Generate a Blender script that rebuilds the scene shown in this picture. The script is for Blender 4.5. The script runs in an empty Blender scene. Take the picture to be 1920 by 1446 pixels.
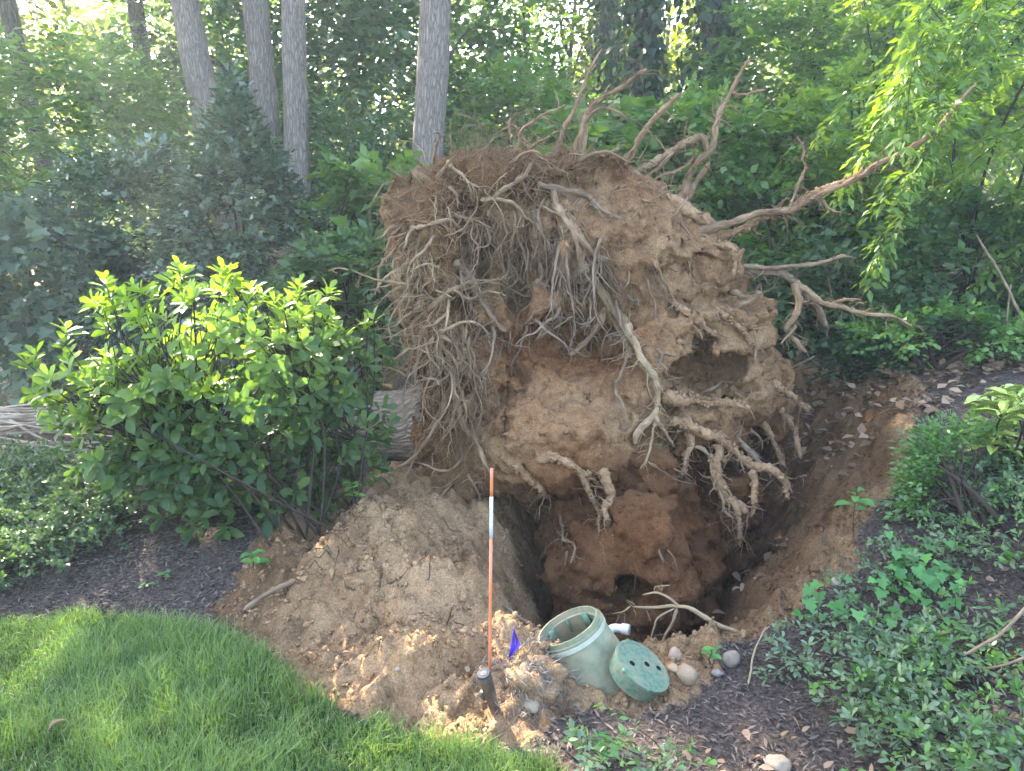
import bpy, math, random
import numpy as np
from mathutils import Vector, Matrix
from mathutils.bvhtree import BVHTree

R = math.radians
rng = np.random.default_rng(7)
random.seed(7)
scene = bpy.context.scene
COL = scene.collection

# ------------------------------------------------------------------ camera
CAMZ, PITCH, FPX = 1.55, R(10), 1390.0
cam_d = bpy.data.cameras.new('camera')
cam = bpy.data.objects.new('camera', cam_d)
COL.objects.link(cam)
cam.location = (0, 0, CAMZ)
cam.rotation_euler = (R(90) - PITCH, 0, 0)
cam_d.sensor_fit = 'HORIZONTAL'
cam_d.sensor_width = 36
cam_d.lens = 36 * FPX / 1920
cam_d.clip_start = 0.05
cam_d.clip_end = 600
scene.camera = cam

# ------------------------------------------------------------------ sky, sun, exposure
SUN_EL, SUN_AZ = R(39), R(-36)          # azimuth from +Y towards +X (negative: left)
SUN_DIR = np.array([math.sin(SUN_AZ) * math.cos(SUN_EL), math.cos(SUN_AZ) * math.cos(SUN_EL), math.sin(SUN_EL)])
world = bpy.data.worlds.new('World')
scene.world = world
world.use_nodes = True
wn = world.node_tree
sky = wn.nodes.new('ShaderNodeTexSky')
sky.sky_type = 'NISHITA'
sky.sun_disc = False
sky.sun_elevation = SUN_EL
sky.sun_rotation = SUN_AZ
sky.air_density = 1.0
sky.dust_density = 2.5
wn.links.new(sky.outputs[0], wn.nodes['Background'].inputs[0])
wn.nodes['Background'].inputs[1].default_value = 0.15
sun_d = bpy.data.lights.new('sun', 'SUN')
sun_d.energy = 5.0
sun_d.angle = R(0.5)
sun_d.color = (1.0, 0.90, 0.72)
sun = bpy.data.objects.new('sun', sun_d)
COL.objects.link(sun)
sun.rotation_euler = Vector(-SUN_DIR).to_track_quat('-Z', 'Y').to_euler()
sun.location = (-8, 10, 12)
scene.view_settings.view_transform = 'Standard'
scene.view_settings.look = 'None'
scene.view_settings.gamma = 1.0
scene.view_settings.exposure = 3.38
scene.view_settings.use_curve_mapping = False
cy = scene.cycles
cy.max_bounces = 7
cy.diffuse_bounces = 4
cy.glossy_bounces = 2
cy.transmission_bounces = 4
cy.transparent_max_bounces = 4
cy.volume_bounces = 1
cy.use_denoising = True
cy.sample_clamp_indirect = 6.0

# ------------------------------------------------------------------ geometry helpers
CP, SP = math.cos(PITCH), math.sin(PITCH)


def ray(px, py):
    a, b = (px - 960) / FPX, (723 - py) / FPX
    return np.array([a, b * SP + CP, b * CP - SP])


def at(px, py, Y):
    d = ray(px, py)
    return np.array([0, 0, CAMZ]) + d * (Y / d[1])


def pxm(Y):
    return Y / FPX


def hsh(i, j, k, s):
    n = (i * 374761393 + j * 668265263 + k * 1274126177 + s * 974634777) & 0xFFFFFFFF
    n = ((n ^ (n >> 13)) * 1274126177) & 0xFFFFFFFF
    n = ((n ^ (n >> 16)) * 2246822519) & 0xFFFFFFFF
    return ((n ^ (n >> 15)) & 0xFFFFFF) / float(0xFFFFFF)


def noise3(p, s=0):
    p = np.asarray(p, float)
    f = np.floor(p)
    i = f.astype(np.int64)
    t = p - f
    t = t * t * (3 - 2 * t)
    x, y, z = i[..., 0], i[..., 1], i[..., 2]
    r = 0
    for dx in (0, 1):
        wx = t[..., 0] if dx else 1 - t[..., 0]
        for dy in (0, 1):
            wy = t[..., 1] if dy else 1 - t[..., 1]
            for dz in (0, 1):
                wz = t[..., 2] if dz else 1 - t[..., 2]
                r = r + wx * wy * wz * hsh(x + dx, y + dy, z + dz, s)
    return r * 2 - 1


def fbm(p, oct=4, s=0, gain=.5):
    p = np.asarray(p, float)
    r, a = 0, 1.0
    for o in range(oct):
        r = r + a * noise3(p * (2 ** o) + 17.3 * o, s + o)
        a *= gain
    return r


def facets(P, scale, seed, tilt=.9):
    """broken-clod relief: every Voronoi cell is a tilted flat face"""
    P = np.asarray(P, float) * scale
    i0 = np.floor(P).astype(np.int64)
    best = np.full(len(P), 9.)
    val = np.zeros(len(P))
    for dx in (-1, 0, 1):
        for dy in (-1, 0, 1):
            for dz in (-1, 0, 1):
                c = i0 + np.array([dx, dy, dz])
                x, y, z = c[:, 0], c[:, 1], c[:, 2]
                h0, h1, h2 = hsh(x, y, z, seed), hsh(x, y, z, seed + 1), hsh(x, y, z, seed + 2)
                q = P - c
                q[:, 0] -= h0
                q[:, 1] -= h1
                q[:, 2] -= h2
                d = (q * q).sum(1)
                k = d < best
                g0, g1 = hsh(x, y, z, seed + 3), hsh(x, y, z, seed + 4)
                v = g0 * 2 - 1 + tilt * ((h1 * 2 - 1) * q[:, 0] + (h2 * 2 - 1) * q[:, 1] + (g1 * 2 - 1) * q[:, 2])
                val = np.where(k, v, val)
                best = np.where(k, d, best)
    return val


def norm(v):
    v = np.asarray(v, float)
    return v / np.maximum(np.linalg.norm(v, axis=-1, keepdims=True), 1e-9)


def mesh_np(name, V, F, smooth=True, attrs=None):
    V = np.ascontiguousarray(V, dtype=np.float32)
    F = np.ascontiguousarray(F, dtype=np.int32)
    me = bpy.data.meshes.new(name)
    k = F.shape[1]
    me.vertices.add(len(V))
    me.vertices.foreach_set('co', V.ravel())
    me.loops.add(F.size)
    me.loops.foreach_set('vertex_index', F.ravel())
    me.polygons.add(len(F))
    me.polygons.foreach_set('loop_start', np.arange(0, F.size, k, dtype=np.int32))
    me.update(calc_edges=True)
    if smooth:
        me.polygons.foreach_set('use_smooth', np.ones(len(F), dtype=bool))
    for an, av in (attrs or {}).items():
        av = np.ascontiguousarray(av, dtype=np.float32)
        if av.ndim == 1:
            at_ = me.attributes.new(an, 'FLOAT', 'POINT')
            at_.data.foreach_set('value', av)
        else:
            at_ = me.attributes.new(an, 'FLOAT_VECTOR', 'POINT')
            at_.data.foreach_set('vector', av.ravel())
    return me


def tag(o, label=None, cat=None, group=None, kind=None):
    if label:
        o['label'] = label
    if cat:
        o['category'] = cat
    if group:
        o['group'] = group
    if kind:
        o['kind'] = kind
    return o


def obj(name, me, mat, parent=None, kind=None, loc=None):
    o = bpy.data.objects.new(name, me)
    COL.objects.link(o)
    if mat and me and not me.materials:
        me.materials.append(mat)
    if parent:
        o.parent = parent
    if loc is not None:
        o.location = loc
    if kind:
        o['kind'] = kind
    return o


def thing(name, label, cat, loc, group=None):
    o = bpy.data.objects.new(name, None)
    o.empty_display_size = .1
    COL.objects.link(o)
    o.location = loc
    return tag(o, label, cat, group)


def part(name, V, F, mat, root, smooth=True, attrs=None, kind=None):
    """a part mesh whose vertices are given in world space"""
    off = np.array(root.location) + (np.array(root.parent.location) if root.parent else 0)
    me = mesh_np(name, np.asarray(V) - off, F, smooth, attrs)
    return obj(name, me, mat, root, kind)


# ---- tubes: roots, stems, trunks
def catmull(P, step):
    P = np.asarray(P, float)
    if len(P) < 3:
        P = np.vstack([P[0], (P[0] + P[-1]) / 2, P[-1]])
    Q = np.vstack([2 * P[0] - P[1], P, 2 * P[-1] - P[-2]])
    out, par = [], []
    for i in range(len(P) - 1):
        p0, p1, p2, p3 = Q[i:i + 4]
        n = max(2, int(np.linalg.norm((p2 - p1)[:3]) / step))
        t = np.linspace(0, 1, n, endpoint=False)[:, None]
        out.append(.5 * (2 * p1 + (p2 - p0) * t + (2 * p0 - 5 * p1 + 4 * p2 - p3) * t * t + (3 * p1 - p0 - 3 * p2 + p3) * t ** 3))
    out.append(P[-1:])
    return np.vstack(out)


class Tubes:
    def __init__(s):
        s.V, s.F, s.T, s.C, s.n = [], [], [], [], 0

    def add(s, P, rad, sides=6, tone=.5, lump=0., seed=0, cap=True):
        P = np.asarray(P, float)
        rad = np.asarray(rad, float)
        m = len(P)
        T = norm(np.gradient(P, axis=0))
        ref = np.array([0.13, 0.21, 1.0]) if abs(T[0][2]) < .8 else np.array([1.0, .17, .1])
        A = norm(np.cross(T, ref))
        B = np.cross(T, A)
        th = np.linspace(0, 2 * math.pi, sides, endpoint=False)
        ring = A[:, None, :] * np.cos(th)[None, :, None] + B[:, None, :] * np.sin(th)[None, :, None]
        rr = rad[:, None] * np.ones(sides)[None]
        L = np.concatenate([[0], np.cumsum(np.linalg.norm(np.diff(P, axis=0), axis=1))])
        if lump > 0:
            q = (P[:, None, :] + ring * rad[:, None, None] * .8)
            sc = 1 / max(rad.max() * 2.2, .004)
            rr = rr * (1 + lump * fbm(q * sc, 2, seed + 5) + lump * .45 * fbm(q * sc * 4.1, 2, seed + 8))
        V = P[:, None, :] + ring * rr[..., None]
        if cap:
            V[0] = P[0]
            V[-1] = P[-1]
        tc = np.stack([np.cos(th)[None] * rad[:, None], np.sin(th)[None] * rad[:, None], np.repeat(L[:, None], sides, 1) + seed * 1.37], -1)
        i = np.arange(m - 1)[:, None] * sides
        j = np.arange(sides)[None]
        j2 = (j + 1) % sides
        F = np.stack([i + j, i + j2, i + sides + j2, i + sides + j], -1).reshape(-1, 4) + s.n
        s.V.append(V.reshape(-1, 3))
        s.F.append(F)
        s.C.append(tc.reshape(-1, 3))
        s.T.append(np.full(m * sides, tone))
        s.n += m * sides
        return s

    def data(s):
        return np.vstack(s.V), np.vstack(s.F), {'tc': np.vstack(s.C), 'tone': np.concatenate(s.T)}

    def part(s, name, mat, root, kind=None, smooth=True):
        V, F, A = s.data()
        return part(name, V, F, mat, root, smooth, A, kind)


# ---- leaves
LEAF5 = (np.array([[0, 0, 0], [.45, 0, -.03], [1, 0, -.10], [.42, .5, .06], [.42, -.5, .06]]),
         np.array([[0, 1, 2, 3], [0, 4, 2, 1]]))
LEAF4 = (np.array([[0, 0, 0], [.42, .5, .05], [1, 0, -.08], [.42, -.5, .05]]), np.array([[0, 3, 2, 1]]))
# smooth broad leaf: 4 rib stations with sides, as quads
_lx = [0, .25, .55, .82, 1.0]
_lw = [.05, .30, .5, .42, .05]
_lz = [0, .03, .03, -.03, -.13]
_V, _F = [], []
for _i in range(5):
    _V += [[_lx[_i], _lw[_i], _lz[_i] + _lw[_i] * .22], [_lx[_i], 0, _lz[_i]], [_lx[_i], -_lw[_i], _lz[_i] + _lw[_i] * .22]]
for _i in range(4):
    b = _i * 3
    _F += [[b, b + 1, b + 4, b + 3], [b + 1, b + 2, b + 5, b + 4]]
LEAF15 = (np.array(_V), np.array(_F))
# lobed leaf (ivy / maple)
_pts = [(0, 0), (-.08, .32), (.12, .5), (.32, .30), (.55, .42), (.62, .2), (1.0, 0), (.62, -.2), (.55, -.42), (.32, -.30), (.12, -.5), (-.08, -.32)]
_V = [[.3, 0, -.03]] + [[x, y, abs(y) * .18 - .08 * x] for x, y in _pts]
_F = [[0, 1 + i, 1 + i + 1, 1 + (i + 2) % 12] for i in range(0, 12, 2)]
LEAFLOBE = (np.array(_V), np.array(_F))


LEAF7 = (np.array([[0, 0, 0], [.35, .34, .05], [.75, .42, .03], [1, 0, -.08], [.75, -.42, .03], [.35, -.34, .05], [.5, 0, -.03]]),
         np.array([[0, 6, 2, 1], [6, 3, 2, 2], [0, 5, 4, 6], [6, 4, 3, 3]]))
LEAF7 = (LEAF7[0], np.array([[0, 6, 2, 1], [0, 5, 4, 6], [6, 4, 3, 2]]))


def leaves(tpl, pos, xd, up, size, width=.5, tone=None):
    """place leaf templates: returns V, F, attrs"""
    tv, tf = tpl
    N = len(pos)
    xd = norm(xd)
    yd = norm(np.cross(up, xd))
    zd = np.cross(xd, yd)
    size = np.broadcast_to(np.asarray(size, float), (N,))
    width = np.broadcast_to(np.asarray(width, float), (N,))
    V = pos[:, None, :] + size[:, None, None] * (xd[:, None, :] * tv[None, :, 0:1] + yd[:, None, :] * tv[None, :, 1:2] * width[:, None, None] + zd[:, None, :] * tv[None, :, 2:3])
    F = tf[None] + (np.arange(N) * len(tv))[:, None, None]
    if tone is None:
        tone = rng.random(N)
    tn = np.repeat(tone, len(tv))
    return V.reshape(-1, 3), F.reshape(-1, tf.shape[1]), {'tone': tn}


def rdir(n):
    return norm(rng.normal(size=(n, 3)))


def sprays(base, dr, k, length, leaf, ang=55, droop=.15, jit=.25, upb=None):
    """k leaves along each twig; returns pos, xdir, up, index of twig"""
    N = len(base)
    dr = norm(dr)
    length = np.broadcast_to(np.asarray(length, float), (N,))
    up0 = np.tile([0, 0, 1.], (N, 1)) if upb is None else upb
    side = norm(np.cross(dr, up0) + rng.normal(size=(N, 3)) * .05)
    up = norm(np.cross(side, dr))
    P, X, U, I = [], [], [], []
    for j in range(k):
        t = (j + .6) / k
        s = 1 if j % 2 else -1
        a = R(ang) * (1 - .35 * t) if j < k - 1 else 0
        p = base + dr * (length * t)[:, None] - np.array([0, 0, 1.]) * (droop * length * t * t)[:, None]
        x = dr * math.cos(a) + side * (s * math.sin(a)) - np.array([0, 0, droop]) + rng.normal(size=(N, 3)) * jit
        P.append(p)
        X.append(x)
        U.append(up + rng.normal(size=(N, 3)) * jit * 1.3)
        I.append(np.arange(N))
    return np.vstack(P), norm(np.vstack(X)), norm(np.vstack(U)), np.concatenate(I)


def blob_points(c, r, n, shell=.5, gap=0., gs=3., seed=0):
    """points in an ellipsoid, biased to the outside, thinned by noise for an uneven outline"""
    c, r = np.asarray(c, float), np.asarray(r, float)
    out, tot = [], 0
    while tot < n:
        d = rdir(n * 2)
        rad = rng.random(n * 2) ** (1 / 3) * (1 - shell) + shell * rng.random(n * 2) ** .15
        bump = 1 + .28 * fbm(d * 1.7 + seed * 3.1, 2, seed)
        p = c + d * (rad * bump)[:, None] * r
        if gap > -1:
            keep = noise3(p * gs, seed + 11) > gap
            p = p[keep]
        out.append(p)
        tot += len(p)
        if len(out) > 30:
            break
    return np.vstack(out)[:n]


# ------------------------------------------------------------------ materials
def new_mat(name):
    m = bpy.data.materials.new(name)
    m.use_nodes = True
    nt = m.node_tree
    return m, nt, nt.nodes['Principled BSDF'], nt.nodes['Material Output']


def N(nt, typ, **kw):
    n = nt.nodes.new(typ)
    for k, v in kw.items():
        if k.startswith('i_'):
            key = k[2:]
            n.inputs[int(key) if key.isdigit() else key].default_value = v
        else:
            setattr(n, k, v)
    return n


def ramp(nt, src, stops):
    r = N(nt, 'ShaderNodeValToRGB')
    els = r.color_ramp.elements
    while len(els) < len(stops):
        els.new(.5)
    for e, (p, c) in zip(els, stops):
        e.position = p
        e.color = (*c, 1) if len(c) == 3 else c
    nt.links.new(src, r.inputs[0])
    return r.outputs[0]


def mixc(nt, fac, a, b, mode='MIX'):
    m = N(nt, 'ShaderNodeMix', data_type='RGBA', blend_type=mode)
    for s, v in ((0, fac), (6, a), (7, b)):
        if hasattr(v, 'node'):
            nt.links.new(v, m.inputs[s])
        elif s == 0:
            m.inputs[0].default_value = v
        else:
            m.inputs[s].default_value = (*v, 1)
    return m.outputs[2]


def attr(nt, name):
    return N(nt, 'ShaderNodeAttribute', attribute_name=name)


def noise_node(nt, vec, scale, detail=4, rough=.55):
    n = N(nt, 'ShaderNodeTexNoise', i_Scale=scale, i_Detail=detail, i_Roughness=rough)
    if vec is not None:
        nt.links.new(vec, n.inputs['Vector'])
    return n


def bump(nt, bsdf, height, strength=.5, dist=.02, prev=None):
    b = N(nt, 'ShaderNodeBump', i_Strength=strength, i_Distance=dist)
    nt.links.new(height, b.inputs['Height'])
    if prev is not None:
        nt.links.new(prev, b.inputs['Normal'])
    nt.links.new(b.outputs[0], bsdf.inputs['Normal'])
    return b.outputs[0]


def leaf_mat(name, dark, light, trans=.4, rough=.42, spec=.4, tcol=None):
    m, nt, b, out = new_mat(name)
    a = attr(nt, 'tone')
    c = ramp(nt, a.outputs['Fac'], [(0, dark), (1, light)])
    nt.links.new(c, b.inputs['Base Color'])
    b.inputs['Roughness'].default_value = rough
    b.inputs['Specular IOR Level'].default_value = spec
    t = N(nt, 'ShaderNodeBsdfTranslucent')
    tc = mixc(nt, 1.0, c, tcol or (1.5, 1.6, .5), 'MULTIPLY')
    nt.links.new(tc, t.inputs[0])
    mx = N(nt, 'ShaderNodeMixShader', i_0=trans)
    nt.links.new(b.outputs[0], mx.inputs[1])
    nt.links.new(t.outputs[0], mx.inputs[2])
    nt.links.new(mx.outputs[0], out.inputs[0])
    return m


def tube_mat(name, stops, sx=1., sz=.25, scale=60, bstr=.6, bdist=.01, rough=.85, big=6):
    """bark / root skin that follows the tube it lies on (tc attribute)"""
    m, nt, b, out = new_mat(name)
    a = attr(nt, 'tc')
    mp = N(nt, 'ShaderNodeMapping')
    mp.inputs['Scale'].default_value = (sx, sx, sz)
    nt.links.new(a.outputs['Vector'], mp.inputs[0])
    n1 = noise_node(nt, mp.outputs[0], scale, 5, .6)
    geo = N(nt, 'ShaderNodeNewGeometry')
    n2 = noise_node(nt, geo.outputs['Position'], big, 3)
    ad = N(nt, 'ShaderNodeMath', operation='MULTIPLY_ADD', i_1=.55)
    nt.links.new(n2.outputs[0], ad.inputs[0])
    sub = N(nt, 'ShaderNodeMath', operation='MULTIPLY_ADD', i_1=.55, i_2=-.05)
    nt.links.new(n1.outputs[0], sub.inputs[0])
    nt.links.new(sub.outputs[0], ad.inputs[2])
    c = ramp(nt, ad.outputs[0], stops)
    nt.links.new(c, b.inputs['Base Color'])
    b.inputs['Roughness'].default_value = rough
    b.inputs['Specular IOR Level'].default_value = .15
    bump(nt, b, n1.outputs[0], bstr, bdist)
    return m


def bark_mat(name, dark, light, scale=38):
    m, nt, b, out = new_mat(name)
    a = attr(nt, 'tc')
    mp = N(nt, 'ShaderNodeMapping')
    mp.inputs['Scale'].default_value = (1, 1, .16)
    nt.links.new(a.outputs['Vector'], mp.inputs[0])
    dn = noise_node(nt, mp.outputs[0], scale * .6, 2)
    dm = mixc(nt, .05, mp.outputs[0], dn.outputs['Color'], 'ADD')
    v = N(nt, 'ShaderNodeTexVoronoi', feature='DISTANCE_TO_EDGE', i_Scale=scale)
    nt.links.new(dm, v.inputs['Vector'])
    n1 = noise_node(nt, a.outputs['Vector'], 45, 5, .65)
    h = N(nt, 'ShaderNodeMath', operation='MULTIPLY_ADD', i_1=1.6)
    nt.links.new(v.outputs['Distance'], h.inputs[0])
    h2 = N(nt, 'ShaderNodeMath', operation='MULTIPLY', i_1=.55)
    nt.links.new(n1.outputs[0], h2.inputs[0])
    nt.links.new(h2.outputs[0], h.inputs[2])
    c = ramp(nt, h.outputs[0], [(.2, dark), (.42, tuple((x + y) / 2 for x, y in zip(dark, light))), (.8, light)])
    nt.links.new(c, b.inputs['Base Color'])
    b.inputs['Roughness'].default_value = .9
    b.inputs['Specular IOR Level'].default_value = .1
    bump(nt, b, h.outputs[0], .9, .03)
    return m


def soil_nodes(nt, vec, b, light=(.42, .275, .155), mid=(.30, .185, .10), dark=(.165, .095, .05), fine=1.0):
    n0 = noise_node(nt, vec, 2.3, 5, .6)
    n1 = noise_node(nt, vec, 22, 6, .65)
    n2 = noise_node(nt, vec, 120, 4, .7)
    s = N(nt, 'ShaderNodeMath', operation='MULTIPLY_ADD', i_1=.45)
    nt.links.new(n1.outputs[0], s.inputs[0])
    s2 = N(nt, 'ShaderNodeMath', operation='MULTIPLY', i_1=.6)
    nt.links.new(n0.outputs[0], s2.inputs[0])
    nt.links.new(s2.outputs[0], s.inputs[2])
    c = ramp(nt, s.outputs[0], [(.38, dark), (.48, mid), (.60, light)])
    n4 = noise_node(nt, vec, 300, 3, .7)
    g4 = ramp(nt, n4.outputs[0], [(.30, (0, 0, 0)), (.5, (1, 1, 1))])
    g2_ = ramp(nt, n2.outputs[0], [(.36, (0, 0, 0)), (.64, (1, 1, 1))])
    c = mixc(nt, g2_, mixc(nt, 1., c, (.55, .52, .5), 'MULTIPLY'), mixc(nt, 1., c, (1.08, 1.08, 1.08), 'MULTIPLY'))
    c = mixc(nt, g4, mixc(nt, 1., c, (.66, .64, .62), 'MULTIPLY'), c)
    hh = N(nt, 'ShaderNodeMath', operation='MULTIPLY_ADD', i_1=.35)
    nt.links.new(n2.outputs[0], hh.inputs[0])
    nt.links.new(n1.outputs[0], hh.inputs[2])
    return c, hh.outputs[0]


M = {}
# soil of the root plate
m, nt, b, out = new_mat('plate_soil')
geo = N(nt, 'ShaderNodeNewGeometry')
c, h = soil_nodes(nt, geo.outputs['Position'], b, (.40, .255, .138), (.295, .172, .088), (.155, .083, .041))
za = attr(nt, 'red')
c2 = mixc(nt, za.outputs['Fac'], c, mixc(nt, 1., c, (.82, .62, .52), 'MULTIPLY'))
ha = attr(nt, 'humus_shade')
c2 = mixc(nt, ha.outputs['Fac'], c2, mixc(nt, 1., c2, (.52, .47, .42), 'MULTIPLY'))  # dark topsoil tint; on the low mass it carries painted shade
nt.links.new(c2, b.inputs['Base Color'])
b.inputs['Roughness'].default_value = .95
b.inputs['Specular IOR Level'].default_value = .08
bump(nt, b, h, .8, .03)
M['plate'] = m
# clods
m, nt, b, out = new_mat('clod_soil')
geo = N(nt, 'ShaderNodeNewGeometry')
c, h = soil_nodes(nt, geo.outputs['Position'], b)
nt.links.new(c, b.inputs['Base Color'])
b.inputs['Roughness'].default_value = .95
b.inputs['Specular IOR Level'].default_value = .08
bump(nt, b, h, .6, .015)
M['clod'] = m
m, nt, b, out = new_mat('moist_clod_soil')
geo = N(nt, 'ShaderNodeNewGeometry')
c, h = soil_nodes(nt, geo.outputs['Position'], b, (.20, .115, .062), (.14, .075, .04), (.08, .042, .022))
nt.links.new(c, b.inputs['Base Color'])
b.inputs['Roughness'].default_value = .95
b.inputs['Specular IOR Level'].default_value = .08
M['clod_wet'] = m
# ground sheet: dirt, mulch, leaf litter by zone
m, nt, b, out = new_mat('ground_mix')
geo = N(nt, 'ShaderNodeNewGeometry')
dirt, h = soil_nodes(nt, geo.outputs['Position'], b, (.42, .275, .155), (.31, .19, .10), (.18, .10, .052))
nm = noise_node(nt, geo.outputs['Position'], 60, 5, .7)
mulch = ramp(nt, nm.outputs[0], [(.35, (.03, .023, .02)), (.5, (.075, .056, .047)), (.68, (.15, .115, .095))])
nl = noise_node(nt, geo.outputs['Position'], 26, 5, .7)
litter = ramp(nt, nl.outputs[0], [(.33, (.03, .02, .014)), (.5, (.10, .066, .045)), (.68, (.2, .145, .11))])
nlw = noise_node(nt, geo.outputs['Position'], 14, 3)
lawn = ramp(nt, nlw.outputs[0], [(.35, (.022, .05, .012)), (.65, (.05, .075, .025))])
ad = attr(nt, 'w_dirt')
al = attr(nt, 'w_litter')
ag = attr(nt, 'w_lawn')
c = mixc(nt, al.outputs['Fac'], mulch, litter)
c = mixc(nt, ag.outputs['Fac'], c, lawn)
ne = noise_node(nt, geo.outputs['Position'], 9, 5, .65)
e1 = N(nt, 'ShaderNodeMath', operation='ADD')
nt.links.new(ad.outputs['Fac'], e1.inputs[0])
e2 = N(nt, 'ShaderNodeMath', operation='MULTIPLY_ADD', i_1=1.3, i_2=-.65)
nt.links.new(ne.outputs[0], e2.inputs[0])
nt.links.new(e2.outputs[0], e1.inputs[1])
ed = ramp(nt, e1.outputs[0], [(.42, (0, 0, 0)), (.58, (1, 1, 1))])
aw = attr(nt, 'w_wet')
dirt = mixc(nt, aw.outputs['Fac'], dirt, mixc(nt, 1., dirt, (.40, .36, .33), 'MULTIPLY'))
c = mixc(nt, ed, c, dirt)
nt.links.new(c, b.inputs['Base Color'])
b.inputs['Roughness'].default_value = .95
b.inputs['Specular IOR Level'].default_value = .08
bump(nt, b, h, .9, .025)
M['ground'] = m

M['root'] = tube_mat('root_skin', [(.3, (.10, .06, .034)), (.48, (.23, .145, .085)), (.68, (.38, .262, .16))], scale=70, bstr=.9, bdist=.02)
M['root_pale'] = tube_mat('root_skin_pale', [(.3, (.17, .108, .06)), (.5, (.33, .23, .135)), (.7, (.48, .355, .22))], scale=70, bstr=.9, bdist=.02)
M['root_grey'] = tube_mat('root_skin_grey', [(.3, (.085, .056, .037)), (.5, (.20, .14, .093)), (.7, (.34, .255, .175))], scale=70)
M['root_soil'] = tube_mat('root_soil_crust', [(.32, (.18, .10, .05)), (.5, (.33, .20, .108)), (.68, (.44, .285, .16))], sz=1., scale=45, bstr=.9, bdist=.03)
M['twig'] = tube_mat('twig_bark', [(.3, (.018, .013, .010)), (.6, (.05, .037, .028))], scale=60)
M['dry_stick'] = tube_mat('dry_stick_bark', [(.3, (.16, .115, .075)), (.6, (.38, .30, .22))], scale=60)
M['bark'] = bark_mat('grey_bark', (.115, .092, .078), (.29, .245, .205))
M['bark_dark'] = bark_mat('dark_bark', (.03, .024, .02), (.13, .105, .09))
M['bark_log'] = bark_mat('log_bark', (.10, .078, .06), (.25, .205, .16), 26)

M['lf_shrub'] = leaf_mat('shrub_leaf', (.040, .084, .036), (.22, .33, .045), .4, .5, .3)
M['lf_holly'] = leaf_mat('holly_leaf', (.035, .066, .048), (.15, .205, .14), .2, .26, .7)
M['lf_mid'] = leaf_mat('understory_leaf', (.055, .115, .04), (.16, .265, .075), .42, .42, .4)
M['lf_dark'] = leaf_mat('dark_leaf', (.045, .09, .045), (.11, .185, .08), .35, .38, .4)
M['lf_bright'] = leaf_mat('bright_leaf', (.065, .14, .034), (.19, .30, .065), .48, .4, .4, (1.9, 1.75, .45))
M['lf_wilt'] = leaf_mat('wilted_leaf', (.055, .095, .06), (.15, .20, .13), .3, .55, .2, (1.2, 1.3, .7))
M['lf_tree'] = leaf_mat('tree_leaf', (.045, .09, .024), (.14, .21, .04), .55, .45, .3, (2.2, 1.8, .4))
M['lf_ivy'] = leaf_mat('ivy_leaf', (.014, .034, .014), (.04, .08, .028), .28, .4, .4)
M['lf_ivy_new'] = leaf_mat('young_ivy_leaf', (.05, .16, .04), (.12, .30, .07), .35, .4, .4)
M['lf_coto'] = leaf_mat('groundcover_leaf', (.065, .115, .062), (.21, .285, .155), .3, .38, .4)
M['lf_low'] = leaf_mat('low_cover_leaf', (.04, .075, .035), (.13, .19, .085), .3, .4, .35)
M['lf_privet'] = leaf_mat('privet_leaf', (.05, .13, .035), (.17, .30, .085), .35, .36, .4)
M['grass'] = leaf_mat('grass_blade', (.06, .12, .036), (.21, .30, .085), .35, .5, .25)
M['dead_leaf'] = leaf_mat('dead_leaf', (.10, .06, .035), (.36, .25, .17), .2, .7, .2, (1, 1, 1))
M['chip'] = leaf_mat('mulch_chip', (.028, .022, .019), (.21, .165, .14), .0, .85, .2, (1, 1, 1))
M['thatch'] = leaf_mat('thatch', (.20, .19, .09), (.42, .40, .22), .2, .8, .2, (1, 1, 1))
M['straw'] = leaf_mat('dry_straw', (.06, .05, .045), (.26, .22, .18), .0, .8, .2, (1, 1, 1))


def plain(name, col, rough=.5, spec=.4, var=.15, scale=18, dirt=None, bstr=.15, trans=0):
    m, nt, b, out = new_mat(name)
    tc = N(nt, 'ShaderNodeTexCoord')
    n1 = noise_node(nt, tc.outputs['Object'], scale, 6, .65)
    c = ramp(nt, n1.outputs[0], [(.3, tuple(x * (1 - var) for x in col)), (.7, tuple(min(1, x * (1 + var)) for x in col))])
    if dirt:
        n2 = noise_node(nt, tc.outputs['Object'], scale * .5, 6, .7)
        f = ramp(nt, n2.outputs[0], [(.40, (0, 0, 0)), (.62, (.85, .85, .85))])
        c = mixc(nt, f, c, dirt)
    nt.links.new(c, b.inputs['Base Color'])
    b.inputs['Roughness'].default_value = rough
    b.inputs['Specular IOR Level'].default_value = spec
    bump(nt, b, n1.outputs[0], bstr, .004)
    return m


# ------------------------------------------------------------------ terrain
def poly_sdf(P, poly):
    """signed distance in plan, negative inside"""
    poly = np.asarray(poly, float)
    d = np.full(len(P), 1e9)
    ins = np.zeros(len(P), bool)
    n = len(poly)
    for i in range(n):
        a, b_ = poly[i], poly[(i + 1) % n]
        e = b_ - a
        w = P - a
        t = np.clip((w @ e) / (e @ e), 0, 1)
        q = w - t[:, None] * e
        d = np.minimum(d, (q * q).sum(1))
        c1 = (a[1] <= P[:, 1]) != (b_[1] <= P[:, 1])
        with np.errstate(divide='ignore', invalid='ignore'):
            xx = a[0] + (P[:, 1] - a[1]) / (b_[1] - a[1] if b_[1] != a[1] else 1e-9) * e[0]
        ins ^= c1 & (P[:, 0] < xx)
    d = np.sqrt(d)
    return np.where(ins, -d, d)


def sst(a, b_, x):
    t = np.clip((x - a) / (b_ - a), 0, 1)
    return t * t * (3 - 2 * t)


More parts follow.
